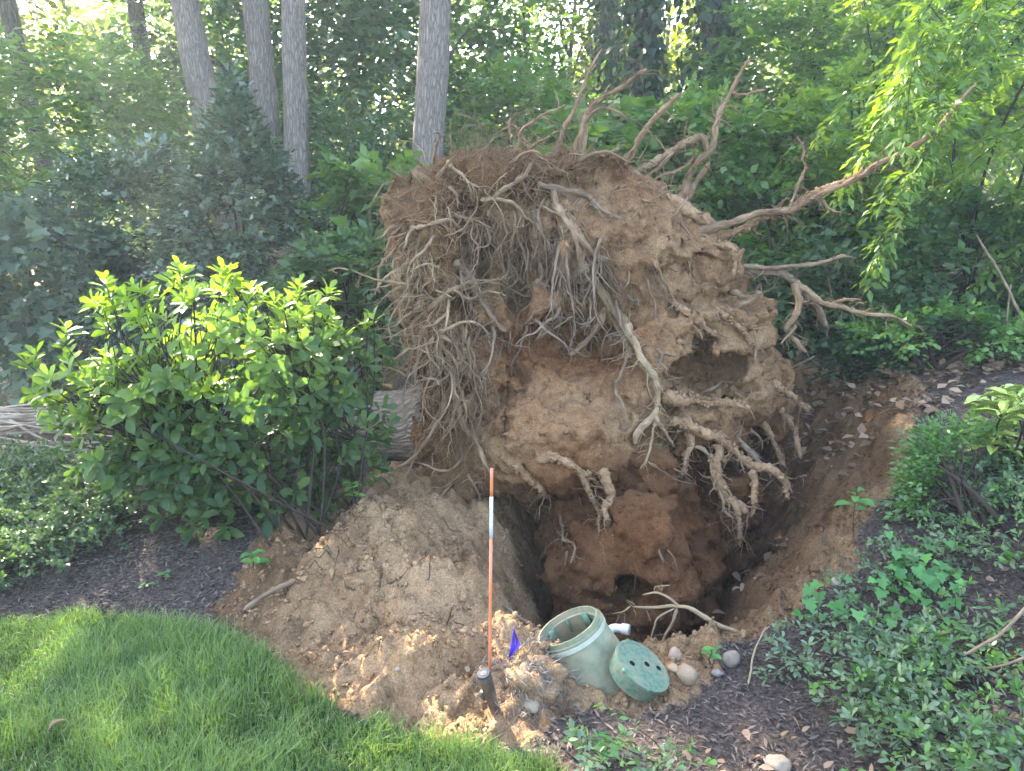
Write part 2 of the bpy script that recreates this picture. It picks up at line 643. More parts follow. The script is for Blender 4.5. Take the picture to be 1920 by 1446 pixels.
PIT = [(-.14, 3.05), (.02, 2.84), (.3, 2.78), (.62, 2.82), (.86, 2.86), (1.1, 2.98), (1.46, 3.3), (1.88, 3.75), (2.26, 4.2), (2.5, 4.8), (2.3, 5.35), (1.6, 5.5), (.8, 5.3), (.1, 4.9), (-.12, 4.3), (-.22, 3.7)]


def flat(px, py, z=0.):
    d = ray(px, py)
    t = (z - CAMZ) / d[2]
    return (d[0] * t, d[1] * t)


LAWN = [flat(-60, 1178), flat(60, 1168), flat(170, 1158), flat(280, 1168), flat(390, 1182), flat(470, 1205), flat(545, 1245), flat(605, 1295), flat(650, 1345), flat(730, 1362), flat(850, 1388), flat(960, 1412), flat(1050, 1440), (.25, 1.5), (.9, .5), (2, -12), (-18, -12), (-18, 3.2)]
DIRT = [flat(370, 1165), flat(440, 1110), (-1.25, 3.6), (-1.15, 3.95), (-.95, 4.4), (-.8, 5.0), (0, 5.3), (1.2, 5.7), (2.2, 5.7), (2.6, 5.3), (2.65, 4.75), (2.36, 4.16), (1.94, 3.68), (1.5, 3.22), (1.14, 2.9), (.85, 2.72), (.72, 2.5), (.5, 2.36), (.28, 2.34), (.12, 2.22), (-.05, 2.16), flat(850, 1380), flat(730, 1358), flat(640, 1335), flat(540, 1240), flat(450, 1195)]


def base_h(x, y):
    z = .10 * np.maximum(y - 5.2 - 4.0 * sst(.2, -1.8, x), 0) - .035 * np.maximum(y - 16, 0)
    bank = sst(.5, 2.3, x) * (.10 + .46 * sst(2.4, 4.7, y)) + .08 * np.maximum(x - 2.2, 0) * sst(1, 5, y)
    z = z + bank + .22 * sst(1.5, 3.2, x) * sst(1.2, 3.0, y)
    z = z + .16 * sst(2.95, 3.9, y) * sst(-.4, -1.2, x)              # the bed rises behind the lawn
    z = z + .04 * sst(-1.2, -3, x)
    return z


def g2(x, y, cx, cy_, sx, sy, ang=0.):
    c_, s_ = math.cos(ang), math.sin(ang)
    u, v = (x - cx) * c_ + (y - cy_) * s_, -(x - cx) * s_ + (y - cy_) * c_
    return np.exp(-(u / sx) ** 2 - (v / sy) ** 2)


def height(x, y, detail=True):
    x, y = np.asarray(x, float), np.asarray(y, float)
    sh = x.shape
    x, y = x.ravel(), y.ravel()
    P = np.stack([x, y], 1)
    z = base_h(x, y)
    near = (np.abs(x) < 4) & (y > 1) & (y < 7)
    if near.any():
        xn, yn = x[near], y[near]
        Pn = P[near]
        P3 = np.stack([xn, yn, np.zeros_like(xn)], 1)
        wob = .10 * fbm(P3 * 3.1, 3, 3)
        d = poly_sdf(Pn, PIT) + wob * .7
        mound = .135 * g2(xn, yn, -.62, 3.5, .45, .55, .35) + .17 * g2(xn, yn, -.62, 4.4, .4, .5) + .10 * g2(xn, yn, -.35, 3.1, .3, .25)
        mound = mound + .11 * g2(xn, yn, -.38, 2.60, .17, .14, .3) + .07 * g2(xn, yn, -.2, 2.42, .22, .14) + .13 * g2(xn, yn, .07, 2.50, .13, .11)
        mound = mound + .06 * g2(xn, yn, .12, 2.78, .3, .07) + .06 * g2(xn, yn, -.95, 3.2, .25, .25) + .05 * g2(xn, yn, .62, 2.62, .2, .14)
        ww = 1 + .9 * sst(.7, 1.4, xn)
        xs = -.93 + .07 * noise3(P3 * 4, 58) + .22 * (yn - 3.4)
        mound = mound + .085 * sst(-.035, .05, xn - xs) * sst(.75, .1, xn - xs) * sst(2.75, 3.05, yn) * sst(4.2, 3.7, yn)
        depth = .62 * sst(0.05, -.40, d / ww) + .50 * sst(-.25, -.7, d / ww)
        zz = z[near] + mound * sst(-.2, .02, d) - depth
        if detail:
            wd = sst(.12, -.06, poly_sdf(Pn, DIRT) + wob * .6)
            f1 = fbm(P3 * 4.5, 3, 21) * .03
            bil = np.abs(fbm(P3 * 6, 3, 31)) * .055 + np.abs(fbm(P3 * 17, 3, 33)) * .034 - .04
            f3 = fbm(P3 * 30, 3, 41) * .013 - np.abs(noise3(P3 * 3.3 + 4, 47)) * .03
            f1 = f1 * 1.6 + facets(P3 + .05 * fbm(P3 * 5, 2, 8)[:, None], 7., 970) * .016 + facets(P3 + .01 * fbm(P3 * 18, 2, 9)[:, None], 19., 980) * .008
            zz = zz + wd * (f1 + bil + f3) + (1 - wd) * fbm(P3 * 14, 3, 51) * .008
        z[near] = zz
    far = ~near
    if far.any():
        z[far] += .06 * noise3(np.stack([x[far], y[far], 0 * x[far]], 1) * .5, 9)
    return z.reshape(sh)


def hz(x, y):
    return float(height(np.array([x]), np.array([y]))[0])


def gp(px, py):
    """ground point seen at a pixel (marching the ray)"""
    d = ray(px, py)
    t = np.linspace(1.2, 14, 1400)
    p = np.array([0, 0, CAMZ])[None] + d[None] * t[:, None]
    hh = height(p[:, 0], p[:, 1])
    k = np.argmax(p[:, 2] < hh)
    q = p[k].copy()
    q[2] = hh[k]
    return q


def axis(lo, hi, step, far_lo, far_hi, g=1.13):
    a = list(np.arange(lo, hi + step / 2, step))
    s, v = step, a[-1]
    while v < far_hi:
        s *= g
        v += s
        a.append(v)
    s, v = step, a[0]
    pre = []
    while v > far_lo:
        s *= g
        v -= s
        pre.append(v)
    return np.array(pre[::-1] + a)


gx = axis(-2.3, 2.5, .0155, -70, 70)
gy = axis(1.8, 5.3, .0155, -20, 90)
GX, GY = np.meshgrid(gx, gy, indexing='ij')
GZ = height(GX, GY)
nx_, ny_ = GX.shape
V = np.stack([GX, GY, GZ], -1).reshape(-1, 3)
ii = (np.arange(nx_ - 1)[:, None] * ny_ + np.arange(ny_ - 1)[None]).ravel()
F = np.stack([ii, ii + ny_, ii + ny_ + 1, ii + 1], 1)
Pxy = V[:, :2]
wob = .08 * fbm(np.stack([V[:, 0], V[:, 1], 0 * V[:, 0]], 1) * 3.1, 3, 3)
w_dirt = sst(.10, -.08, poly_sdf(Pxy, DIRT) + wob * .8)
w_lawn = sst(.03, -.03, poly_sdf(Pxy, LAWN) + wob * .2)
w_lit = np.maximum(sst(4.3, 5.2, V[:, 1] + wob * 4), 0)
ground = obj('ground', mesh_np('ground', V, F, True, {'w_dirt': w_dirt, 'w_lawn': w_lawn, 'w_litter': w_lit, 'w_wet': np.clip(sst(.22, -.1, poly_sdf(Pxy, PIT) + wob * 1.5) * sst(.3, 1.0, V[:, 0] + .5 * V[:, 1] - 1.6) + .9 * g2(V[:, 0], V[:, 1], -1.15, 3.15, .3, .5), 0, .95)}), M['ground'], kind='structure')


def sample_poly(poly, n, seed=0):
    poly = np.asarray(poly, float)
    lo, hi = poly.min(0), poly.max(0)
    out, tot = [], 0
    while tot < n:
        p = lo + rng.random((n * 2, 2)) * (hi - lo)
        p = p[poly_sdf(p, poly) < 0]
        out.append(p)
        tot += len(p)
    return np.vstack(out)[:n]


def on_ground(P2):
    return np.column_stack([P2, height(P2[:, 0], P2[:, 1])])

# ------------------------------------------------------------------ root plate: signed distance field to mesh
def surface_nets(D, org, h):
    nx, ny, nz = D.shape
    S = D < 0
    cs = np.zeros((nx - 1, ny - 1, nz - 1), np.int8)
    for dx in (0, 1):
        for dy in (0, 1):
            for dz in (0, 1):
                cs += S[dx:nx - 1 + dx, dy:ny - 1 + dy, dz:nz - 1 + dz]
    act = np.argwhere((cs > 0) & (cs < 8))
    idx = -np.ones(cs.shape, np.int64)
    idx[tuple(act.T)] = np.arange(len(act))
    acc = np.zeros((len(act), 3))
    cnt = np.zeros(len(act))
    cor = [(0, 0, 0), (1, 0, 0), (0, 1, 0), (1, 1, 0), (0, 0, 1), (1, 0, 1), (0, 1, 1), (1, 1, 1)]
    for a in range(8):
        for b_ in range(a + 1, 8):
            ca, cb = np.array(cor[a]), np.array(cor[b_])
            if np.abs(ca - cb).sum() != 1:
                continue
            da = D[tuple((act + ca).T)]
            db = D[tuple((act + cb).T)]
            k = (da < 0) != (db < 0)
            t = da[k] / (da[k] - db[k])
            acc[k] += ca + (cb - ca) * t[:, None]
            cnt[k] += 1
    V = org + (act + acc / cnt[:, None]) * h
    quads = []
    for ax in range(3):
        o1, o2 = [(1, 2), (2, 0), (0, 1)][ax]
        sl = [slice(1, n - 1) for n in D.shape]
        sl[ax] = slice(0, D.shape[ax] - 1)
        sl2 = list(sl)
        sl2[ax] = slice(1, D.shape[ax])
        A, B = S[tuple(sl)], S[tuple(sl2)]
        e = np.argwhere(A != B)
        flip = A[tuple(e.T)]
        off = np.ones(3, int)
        off[ax] = 0
        e = e + off
        u, v = np.zeros(3, int), np.zeros(3, int)
        u[o1], v[o2] = 1, 1
        q = np.stack([idx[tuple((e - u - v).T)], idx[tuple((e - v).T)], idx[tuple(e.T)], idx[tuple((e - u).T)]], 1)
        q[~flip] = q[~flip][:, ::-1]
        quads.append(q)
    return V, np.vstack(quads)


def sd_ell(P, c, r):
    q = (P - c) / r
    k0 = np.linalg.norm(q, axis=-1)
    k1 = np.linalg.norm(q / r, axis=-1)
    return k0 * (k0 - 1) / np.maximum(k1, 1e-6)


def smin(a, b_, k):
    h = np.clip(.5 + .5 * (b_ - a) / k, 0, 1)
    return b_ * (1 - h) + a * h - k * h * (1 - h)


# px, py, depth, half width px, half height px, half depth m
SOLID = [
    (1060, 480, 4.85, 250, 165, .55), (1100, 660, 4.80, 290, 200, .55), (1240, 520, 4.92, 150, 120, .42),
    (1330, 640, 4.92, 95, 115, .40), (1385, 735, 5.0, 85, 85, .35), (1060, 835, 4.34, 150, 100, .38), (965, 880, 4.38, 62, 105, .2),
    (1010, 770, 4.45, 90, 60, .25), (1168, 1075, 3.97, 122, 145, .34), (1150, 1000, 4.35, 140, 120, .4), (1212, 900, 4.26, 72, 90, .18), (1214, 975, 4.24, 32, 55, .10),
    (1290, 790, 4.55, 80, 60, .24), (830, 540, 4.62, 68, 200, .38), (850, 760, 4.72, 70, 150, .36), (880, 900, 4.6, 55, 100, .25),
    (930, 345, 4.70, 130, 55, .40), (1065, 335, 4.78, 110, 50, .36), (1310, 950, 4.6, 95, 170, .32), (1060, 1100, 4.0, 30, 85, .13),
    (1285, 1040, 4.3, 62, 130, .28), (1335, 900, 4.55, 70, 120, .25), (1150, 400, 4.75, 120, 60, .35), (1190, 470, 4.62, 90, 80, .3), (1170, 760, 4.4, 80, 90, .25),
    (800, 420, 4.65, 50, 60, .25), (1420, 800, 5.0, 60, 50, .2), (1250, 620, 4.62, 90, 70, .25), (1380, 590, 4.9, 55, 40, .25), (860, 640, 4.45, 50, 60, .2),
]
CAVE = [(1060, 650, 4.18, 135, 74, .5), (900, 480, 4.3, 44, 78, .55), (970, 525, 4.3, 40, 100, .5), (1120, 560, 4.25, 44, 60, .3), (1035, 500, 4.3, 20, 70, .4), (870, 600, 4.25, 26, 60, .3), (985, 690, 4.2, 40, 60, .3), (1330, 700, 4.5, 90, 50, .42), (1290, 700, 4.45, 50, 40, .3), (1400, 850, 4.8, 60, 60, .4), (930, 660, 4.12, 34, 90, .22),
        (950, 1010, 4.25, 48, 85, .6), (1000, 985, 4.15, 40, 30, .3), (1330, 880, 4.42, 60, 60, .2), (1190, 1105, 3.7, 55, 45, .3), (1092, 985, 3.8, 70, 22, .25), (1040, 440, 4.3, 22, 50, .15), (1160, 590, 4.3, 40, 25, .1)]
VOX = .0205
lo = np.array([-1.15, 3.38, -.75])
hi = np.array([2.2, 5.75, 3.0])
n3 = np.ceil((hi - lo) / VOX).astype(int)
G = np.stack(np.meshgrid(*[lo[i] + np.arange(n3[i]) * VOX for i in range(3)], indexing='ij'), -1).astype(np.float32)


def ell_args(e):
    c = at(e[0], e[1], e[2]).astype(np.float32)
    s = pxm(np.linalg.norm(c - np.array([0, 0, CAMZ])))
    return c, np.array([e[3] * s, e[5], e[4] * s], np.float32)


D = None
for e in SOLID:
    d = sd_ell(G, *ell_args(e)).astype(np.float32)
    D = d if D is None else smin(D, d, .07)
for e in CAVE:
    d = sd_ell(G, *ell_args(e)).astype(np.float32)
    D = -smin(-D, d, .05)
band = np.abs(D) < .13
Pb = G[band].astype(float)
nz_ = fbm(Pb * 2.6, 3, 61) * .06 + (np.abs(fbm(Pb * np.array([5.2, 5.2, 2.6]), 3, 71)) - .35) * (.05 + .055 * sst(.9, 1.7, Pb[:, 2]) * sst(.7, .2, Pb[:, 0])) - (np.abs(fbm(Pb * 9, 3, 81)) - .3) * .032 - (np.abs(noise3(Pb * 27, 84)) - .3) * .014 + facets(Pb + .05 * fbm(Pb * 6, 2, 7)[:, None], 5.0, 900) * .028
# horizontal ledges on the right flank
led = sst(.55, 1.0, Pb[:, 0]) * np.sin(Pb[:, 2] * 30 + 4 * noise3(Pb * 2.5, 5)) * .022
Dn = D.copy()
Dn[band] = D[band] + (nz_ + led).astype(np.float32)
pv, pf = surface_nets(Dn.astype(float), lo, VOX)
del G, D, Dn
_me = mesh_np('tmp', pv, pf)
_nr = np.zeros(len(pv) * 3, np.float32)
_me.vertices.foreach_get('normal', _nr)
_nr = _nr.reshape(-1, 3)
bpy.data.meshes.remove(_me)
pv = pv + _nr * ((facets(pv + .012 * fbm(pv * 20, 2, 6)[:, None], 15.0, 930) * .009 + facets(pv, 34., 950) * .0045 + fbm(pv * 42, 2, 91) * .006)[:, None])
# the clay is redder inside the recess and low down
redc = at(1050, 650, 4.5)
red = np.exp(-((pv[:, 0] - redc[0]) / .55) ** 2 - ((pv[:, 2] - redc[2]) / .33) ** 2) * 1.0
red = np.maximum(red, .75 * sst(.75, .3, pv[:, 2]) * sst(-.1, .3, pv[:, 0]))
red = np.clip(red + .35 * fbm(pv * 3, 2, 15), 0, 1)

hum_shade = np.maximum(sst(-.12, -.38, pv[:, 0]), sst(1.75, 2.05, pv[:, 2]) * sst(.75, .35, pv[:, 0]))
hum_shade = np.maximum(hum_shade, .95 * sst(.55, .2, pv[:, 2] + .12 * fbm(pv * 3, 2, 77)))  # shade on the lower mass, painted into the soil colour
hum_shade = np.clip(hum_shade + .5 * fbm(pv * 2.2, 3, 25) * (hum_shade > .02), 0, 1)
PLATE_LOC = np.array([.25, 4.6, -.35])
fallen = thing('fallen_tree', 'uprooted tree lying on its side with an upturned root plate of tan clay', 'fallen tree', PLATE_LOC)
plate = part('root_plate', pv, pf, M['plate'], fallen, True, {'red': red, 'humus_shade': hum_shade})
bvh = BVHTree.FromPolygons([tuple(v) for v in pv], pf.tolist())


def S(px, py, lift=0., default=4.6):
    """point on the root plate seen at a pixel, lifted towards the camera"""
    d = ray(px, py)
    h = bvh.ray_cast(Vector((0, 0, CAMZ)), Vector(d).normalized())
    if h[0] is None:
        return at(px, py, default)
    return np.array(h[0]) - norm(d) * lift


# ---- the roots traced from the photograph: (material, radii px, lift, points); a point is px,py[,depth]
ROOTS = [
    ('root', (9, 4), 0, [(1125, 350, 4.85), (1150, 320, 4.85), (1175, 295, 4.85), (1203, 250, 4.85), (1240, 205, 4.8), (1276, 170, 4.75)]),
    ('root', (9, 7), 0, [(1140, 355, 4.9), (1160, 330, 4.9), (1200, 312, 4.92), (1250, 290, 4.95), (1300, 266, 5.0), (1318, 262, 5.0), (1326, 285, 5.0)]),
    ('root', (16, 4), 0, [(1235, 430, 5.0), (1262, 390, 5.02), (1290, 345, 5.05), (1308, 305, 5.05), (1326, 280, 5.05), (1345, 232, 5.05), (1368, 185, 5.1), (1392, 140, 5.1), (1408, 112, 5.1)]),
    ('root', (12, 5), 0, [(1270, 395, 5.05), (1298, 350, 5.1), (1318, 325, 5.1), (1330, 305, 5.1)]),
    ('root', (4, 2), 0, [(1372, 172, 5.1), (1400, 166, 5.05), (1425, 162, 5.0)]),
    ('root', (9, 4), 0, [(1088, 300, 4.75), (1092, 260, 4.75), (1100, 222, 4.75), (1122, 190, 4.72), (1160, 168, 4.7), (1190, 148, 4.66), (1213, 133, 4.62)]),
    ('root', (6, 2), 0, [(1033, 298, 4.7), (1060, 250, 4.7), (1082, 200, 4.68), (1102, 150, 4.66), (1131, 95, 4.65)]),
    ('root', (5, 2), 0, [(1075, 290, 4.7), (1096, 225, 4.7), (1125, 208, 4.65), (1160, 206, 4.6), (1182, 216, 4.55)]),
    ('root', (6, 3), 0, [(1200, 345, 4.9), (1225, 320, 4.9), (1250, 298, 4.9), (1278, 268, 4.95)]),
    ('root', (6, 3), 0, [(1210, 358, 4.9), (1240, 335, 4.9), (1280, 318, 4.92), (1300, 298, 4.95)]),
    ('root', (13, 10), 0, [(1135, 365, 4.85), (1150, 335, 4.82), (1175, 325, 4.82), (1195, 335, 4.85), (1198, 356, 4.9)]),
    ('root_soil', (22, 14), .02, [(1180, 370, 4.75), (1225, 378, 4.7), (1275, 395, 4.68), (1310, 410, 4.7), (1332, 425, 4.75)]),
    ('root', (11, 4), 0, [(1275, 445, 4.7), (1320, 430, 4.68), (1380, 412, 4.66), (1450, 398, 4.65), (1500, 385, 4.62), (1560, 350, 4.6), (1640, 312, 4.58), (1690, 288, 4.55), (1735, 260, 4.52), (1785, 215, 4.5), (1832, 164, 4.48)]),
    ('root_soil', (13, 6), 0, [(1330, 448, 4.75), (1380, 435, 4.72), (1430, 412, 4.72), (1480, 392, 4.70), (1530, 362, 4.68), (1580, 338, 4.66), (1640, 318, 4.64)]),
    ('root', (4, 2), 0, [(1540, 372, 4.66), (1562, 385, 4.62), (1585, 388, 4.58)]),
    ('root', (3, 2), 0, [(1480, 392, 4.66), (1488, 365, 4.68), (1498, 330, 4.7), (1503, 290, 4.7), (1498, 255, 4.7)]),
    ('root_soil', (9, 5), 0, [(1300, 450, 4.7), (1345, 452, 4.65), (1372, 468, 4.6), (1377, 495, 4.58), (1376, 520, 4.57)]),
    ('root_grey', (6, 3), 0, [(1320, 492, 4.8), (1390, 498, 4.75), (1460, 501, 4.7), (1530, 493, 4.65), (1606, 482, 4.6)]),
    ('root_grey', (12, 8), 0, [(1310, 490, 4.85), (1370, 500, 4.8), (1430, 510, 4.75), (1475, 522, 4.72), (1497, 530, 4.7)]),
    ('root', (9, 5), 0, [(1492, 528, 4.7), (1498, 565, 4.68), (1488, 595, 4.66), (1478, 612, 4.65), (1492, 638, 4.64), (1514, 664, 4.62)]),
    ('root_grey', (9, 6), 0, [(1490, 530, 4.72), (1508, 550, 4.75), (1530, 575, 4.78), (1551, 610, 4.8)]),
    ('root', (8, 2), 0, [(1495, 535, 4.7), (1530, 556, 4.66), (1570, 580, 4.62), (1620, 590, 4.58), (1668, 592, 4.55), (1712, 612, 4.52)]),
    ('root', (3, 2), 0, [(1555, 572, 4.62), (1585, 560, 4.6), (1610, 556, 4.6)]),
    ('root', (4, 2), 0, [(1490, 610, 4.65), (1475, 625, 4.63), (1462, 640, 4.62)]),
    ('root', (8, 7), 0, [(1380, 580, 4.6), (1405, 565, 4.55), (1418, 555, 4.52), (1424, 548, 4.5)]),
    ('root', (7, 5), 0, [(1370, 545, 4.7), (1395, 560, 4.6), (1412, 562, 4.55)]),
    ('root_soil', (10, 7), 0, [(1390, 600, 4.6), (1410, 612, 4.55), (1424, 622, 4.5)]),
    # front face
    ('root', (11, 9), .02, [(1035, 357), (1046, 396), (1068, 430), (1079, 458), (1086, 503), (1077, 531)]),
    ('root', (7, 6), .03, [(1058, 392), (1080, 424), (1099, 452), (1116, 475), (1141, 489)]),
    ('root_grey', (8, 3), .03, [(1005, 348), (1040, 352), (1075, 362), (1105, 378), (1125, 400), (1165, 412)]),
    ('root_pale', (13, 9), .05, [(1088, 497), (1116, 531), (1138, 565), (1170, 600), (1192, 630), (1207, 671), (1222, 717), (1224, 768), (1206, 803), (1195, 836)]),
    ('root_pale', (10, 6), .06, [(1136, 575), (1128, 600), (1112, 622), (1090, 648), (1072, 668)]),
    ('root_pale', (10, 8), .045, [(1140, 580), (1158, 612), (1176, 645), (1184, 668)]),
    ('root_grey', (4, 2), .06, [(1178, 665), (1168, 700), (1162, 734), (1160, 755), (1178, 788)]),
    ('root_pale', (6, 2), .05, [(1223, 772), (1240, 800), (1250, 822), (1258, 838)]),
    ('root_pale', (5, 2), .06, [(1222, 775), (1226, 805), (1215, 835), (1206, 860), (1195, 880)]),
    ('root_grey', (6, 4), .03, [(1009, 390), (1012, 447), (1009, 489), (1012, 517), (1006, 534)]),
    ('root_grey', (5, 3), .03, [(1000, 385), (1001, 430), (1003, 470), (998, 500)]),
    ('root', (5, 3), .03, [(1026, 375), (1038, 420), (1050, 445), (1066, 462)]),
    ('root_grey', (9, 5), .02, [(852, 489), (874, 511), (897, 548), (922, 587), (953, 621)]),
    ('root', (10, 3), .05, [(804, 584), (835, 560), (857, 542), (891, 528), (933, 537)]),
    ('root_pale', (4, 2), .07, [(850, 545), (880, 548), (915, 552), (945, 562)]),
    ('root_pale', (5, 2), .06, [(770, 427), (800, 422), (826, 418), (857, 421), (885, 437)]),
    ('root', (5, 2), .05, [(776, 430, 4.4), (742, 464, 4.38), (717, 503, 4.36), (708, 548, 4.35)]),
    ('root', (5, 2), .05, [(796, 447, 4.35), (773, 475, 4.33), (770, 509, 4.32), (776, 545, 4.32), (762, 590, 4.3)]),
    ('root', (10, 9), .03, [(776, 316, 4.5), (798, 343, 4.48), (826, 370, 4.45)]),
    ('root_pale', (5, 2), .05, [(838, 300), (855, 318), (880, 335), (900, 345)]),
    ('root', (7, 4), .04, [(925, 372), (945, 350), (960, 340), (985, 322), (1005, 300)]),
    ('root_pale', (6, 2), .04, [(900, 375), (935, 378), (970, 392), (995, 415)]),
    ('root', (9, 4), .02, [(842, 690), (868, 780), (900, 840), (925, 892)]),
    ('root', (6, 2), .03, [(850, 720), (815, 800, 4.35), (770, 858, 4.3), (735, 880, 4.25), (714, 930, 4.2)]),
    ('root', (5, 2), .03, [(835, 745), (800, 820, 4.38), (768, 872, 4.35), (752, 905, 4.3)]),
    ('root_pale', (5, 2), .04, [(825, 628), (850, 640), (878, 660), (895, 690), (900, 730)]),
    ('root_pale', (4, 2), .04, [(820, 630), (835, 665), (850, 700), (862, 740)]),
    ('root_pale', (4, 2), .04, [(815, 632), (800, 660, 4.3), (785, 690, 4.28), (775, 730, 4.25)]),
    ('root_pale', (4, 2), .05, [(822, 622), (850, 612), (885, 610), (905, 625), (915, 650)]),
    # lower right soil-coated fan
    ('root_soil', (20, 10), .02, [(1240, 745), (1300, 752), (1346, 756, 4.3), (1380, 760, 4.25), (1408, 767, 4.2)]),
    ('root_soil', (20, 6), .02, [(1255, 790), (1300, 800), (1346, 820, 4.3), (1381, 848, 4.25), (1410, 872, 4.2), (1450, 884, 4.15), (1488, 928, 4.1)]),
    ('root_grey', (10, 6), .0, [(1330, 790, 4.4), (1370, 815, 4.38), (1402, 846, 4.35), (1432, 880, 4.3)]),
    ('root_soil', (20, 12), .0, [(1350, 832, 4.3), (1347, 870, 4.22), (1356, 905, 4.18), (1374, 938, 4.15), (1403, 960, 4.12)]),
    ('root_soil', (10, 3), .0, [(1368, 930, 4.15), (1380, 965, 4.12), (1386, 990, 4.1), (1393, 1022, 4.1)]),
    ('root', (4, 2), .0, [(1346, 915, 4.15), (1352, 945, 4.12), (1370, 962, 4.1), (1380, 970, 4.1)]),
    ('root_soil', (12, 3), .02, [(1290, 805), (1292, 830, 4.3), (1286, 865, 4.25), (1277, 896, 4.22)]),
    ('root', (5, 2), .0, [(1300, 835, 4.3), (1320, 850, 4.28), (1345, 856, 4.25), (1365, 848, 4.22)]),
    ('root_soil', (8, 3), .0, [(1408, 880, 4.18), (1418, 915, 4.16), (1418, 950, 4.15), (1410, 975, 4.15)]),
    ('root_soil', (6, 2), .0, [(1455, 890, 4.14), (1470, 915, 4.12), (1478, 945, 4.1)]),
    ('root_soil', (14, 6), .0, [(1420, 690, 4.85), (1452, 715, 4.75), (1480, 745, 4.7), (1512, 778, 4.65)]),
    ('root_soil', (10, 4), .0, [(1440, 745, 4.8), (1475, 780, 4.7), (1495, 820, 4.65), (1500, 862, 4.6)]),
    ('root_soil', (9, 4), .0, [(1410, 770, 4.8), (1440, 810, 4.7), (1462, 850, 4.65), (1472, 880, 4.6)]),
    ('root', (5, 2), .03, [(1315, 735), (1345, 722), (1375, 715), (1398, 703)]),
    # lower front
    ('root_soil', (13, 3), .02, [(1005, 862), (1048, 856), (1084, 883), (1110, 926), (1119, 956), (1121, 1008)]),
    ('root_soil', (6, 2), .03, [(1084, 880), (1110, 898), (1124, 918), (1134, 930)]),
    ('root_soil', (14, 4), .03, [(1128, 878), (1137, 915), (1134, 950), (1140, 975), (1148, 1004)]),
    ('root_soil', (12, 3), .02, [(965, 872), (992, 900), (1013, 918), (1024, 936)]),
    ('root', (4, 2), .03, [(1048, 965), (1060, 1000), (1072, 1030), (1074, 1056)]),
    ('root', (7, 2), .02, [(1270, 640), (1300, 650), (1320, 668), (1332, 690)]),
    ('root_soil', (9, 3), .02, [(1310, 600), (1315, 630), (1310, 655), (1312, 672)]),
    ('root_soil', (10, 4), .02, [(1340, 575), (1370, 600), (1395, 625), (1405, 650)]),
    ('root_soil', (10, 5), .02, [(1255, 565), (1285, 590), (1320, 605), (1345, 635)]),
]


def grow(tb, p, d, L, r, grav=.3, jit=.25, lvl=0, seedv=0, sides=4, out=None, branch=.5):
    """a wandering fine root with side rootlets"""
    n = max(4, int(L / .028))
    st = L / n
    P = [np.array(p, float)]
    d = norm(d)
    for i in range(n):
        d = norm(d + rng.normal(size=3) * jit + np.array([0, 0, -grav * st * 6]))
        P.append(P[-1] + d * st)
        if lvl < 2 and i > 0 and rng.random() < branch * (.35 if lvl else .5):
            grow(tb, P[-1], d + rng.normal(size=3) * .9, L * rng.uniform(.15, .45), r * .55, grav, jit * 1.1, lvl + 1, 0, 3, branch=branch)
    P = np.array(P)
    rad = np.linspace(r, max(r * .25, .0007), len(P))
    tb.add(P, rad, sides, tone=rng.random())


_t = (1 + 5 ** .5) / 2
ICO_V = norm(np.array([(-1, _t, 0), (1, _t, 0), (-1, -_t, 0), (1, -_t, 0), (0, -1, _t), (0, 1, _t), (0, -1, -_t), (0, 1, -_t), (_t, 0, -1), (_t, 0, 1), (-_t, 0, -1), (-_t, 0, 1)]))
ICO_F = np.array([(0, 11, 5), (0, 5, 1), (0, 1, 7), (0, 7, 10), (0, 10, 11), (1, 5, 9), (5, 11, 4), (11, 10, 2), (10, 7, 6), (7, 1, 8), (3, 9, 4), (3, 4, 2), (3, 2, 6), (3, 6, 8), (3, 8, 9), (4, 9, 5), (2, 4, 11), (6, 2, 10), (8, 6, 7), (9, 8, 1)])


OCT_V = np.array([(1, 0, 0), (-1, 0, 0), (0, 1, 0), (0, -1, 0), (0, 0, 1), (0, 0, -1)], float)
OCT_F = np.array([(0, 2, 4), (2, 1, 4), (1, 3, 4), (3, 0, 4), (2, 0, 5), (1, 2, 5), (3, 1, 5), (0, 3, 5)])


def lumps(pos, size, small=False):
    n = len(pos)
    if small:
        V = OCT_V[None] * (size[:, None, None] * rng.uniform(.6, 1.3, (n, 6, 1))) * rng.uniform(.7, 1.2, (n, 1, 3)) + rng.normal(size=(n, 6, 3)) * size[:, None, None] * .3 + pos[:, None, :]
        F = OCT_F[None] + (np.arange(n) * 6)[:, None, None]
        return V.reshape(-1, 3), F.reshape(-1, 3)
    V = ICO_V[None] * (size[:, None, None] * rng.uniform(.55, 1.25, (n, 12, 1))) * rng.uniform(.6, 1.2, (n, 1, 3)) + pos[:, None, :]
    F = ICO_F[None] + (np.arange(n) * 12)[:, None, None]
    return V.reshape(-1, 3), F.reshape(-1, 3)


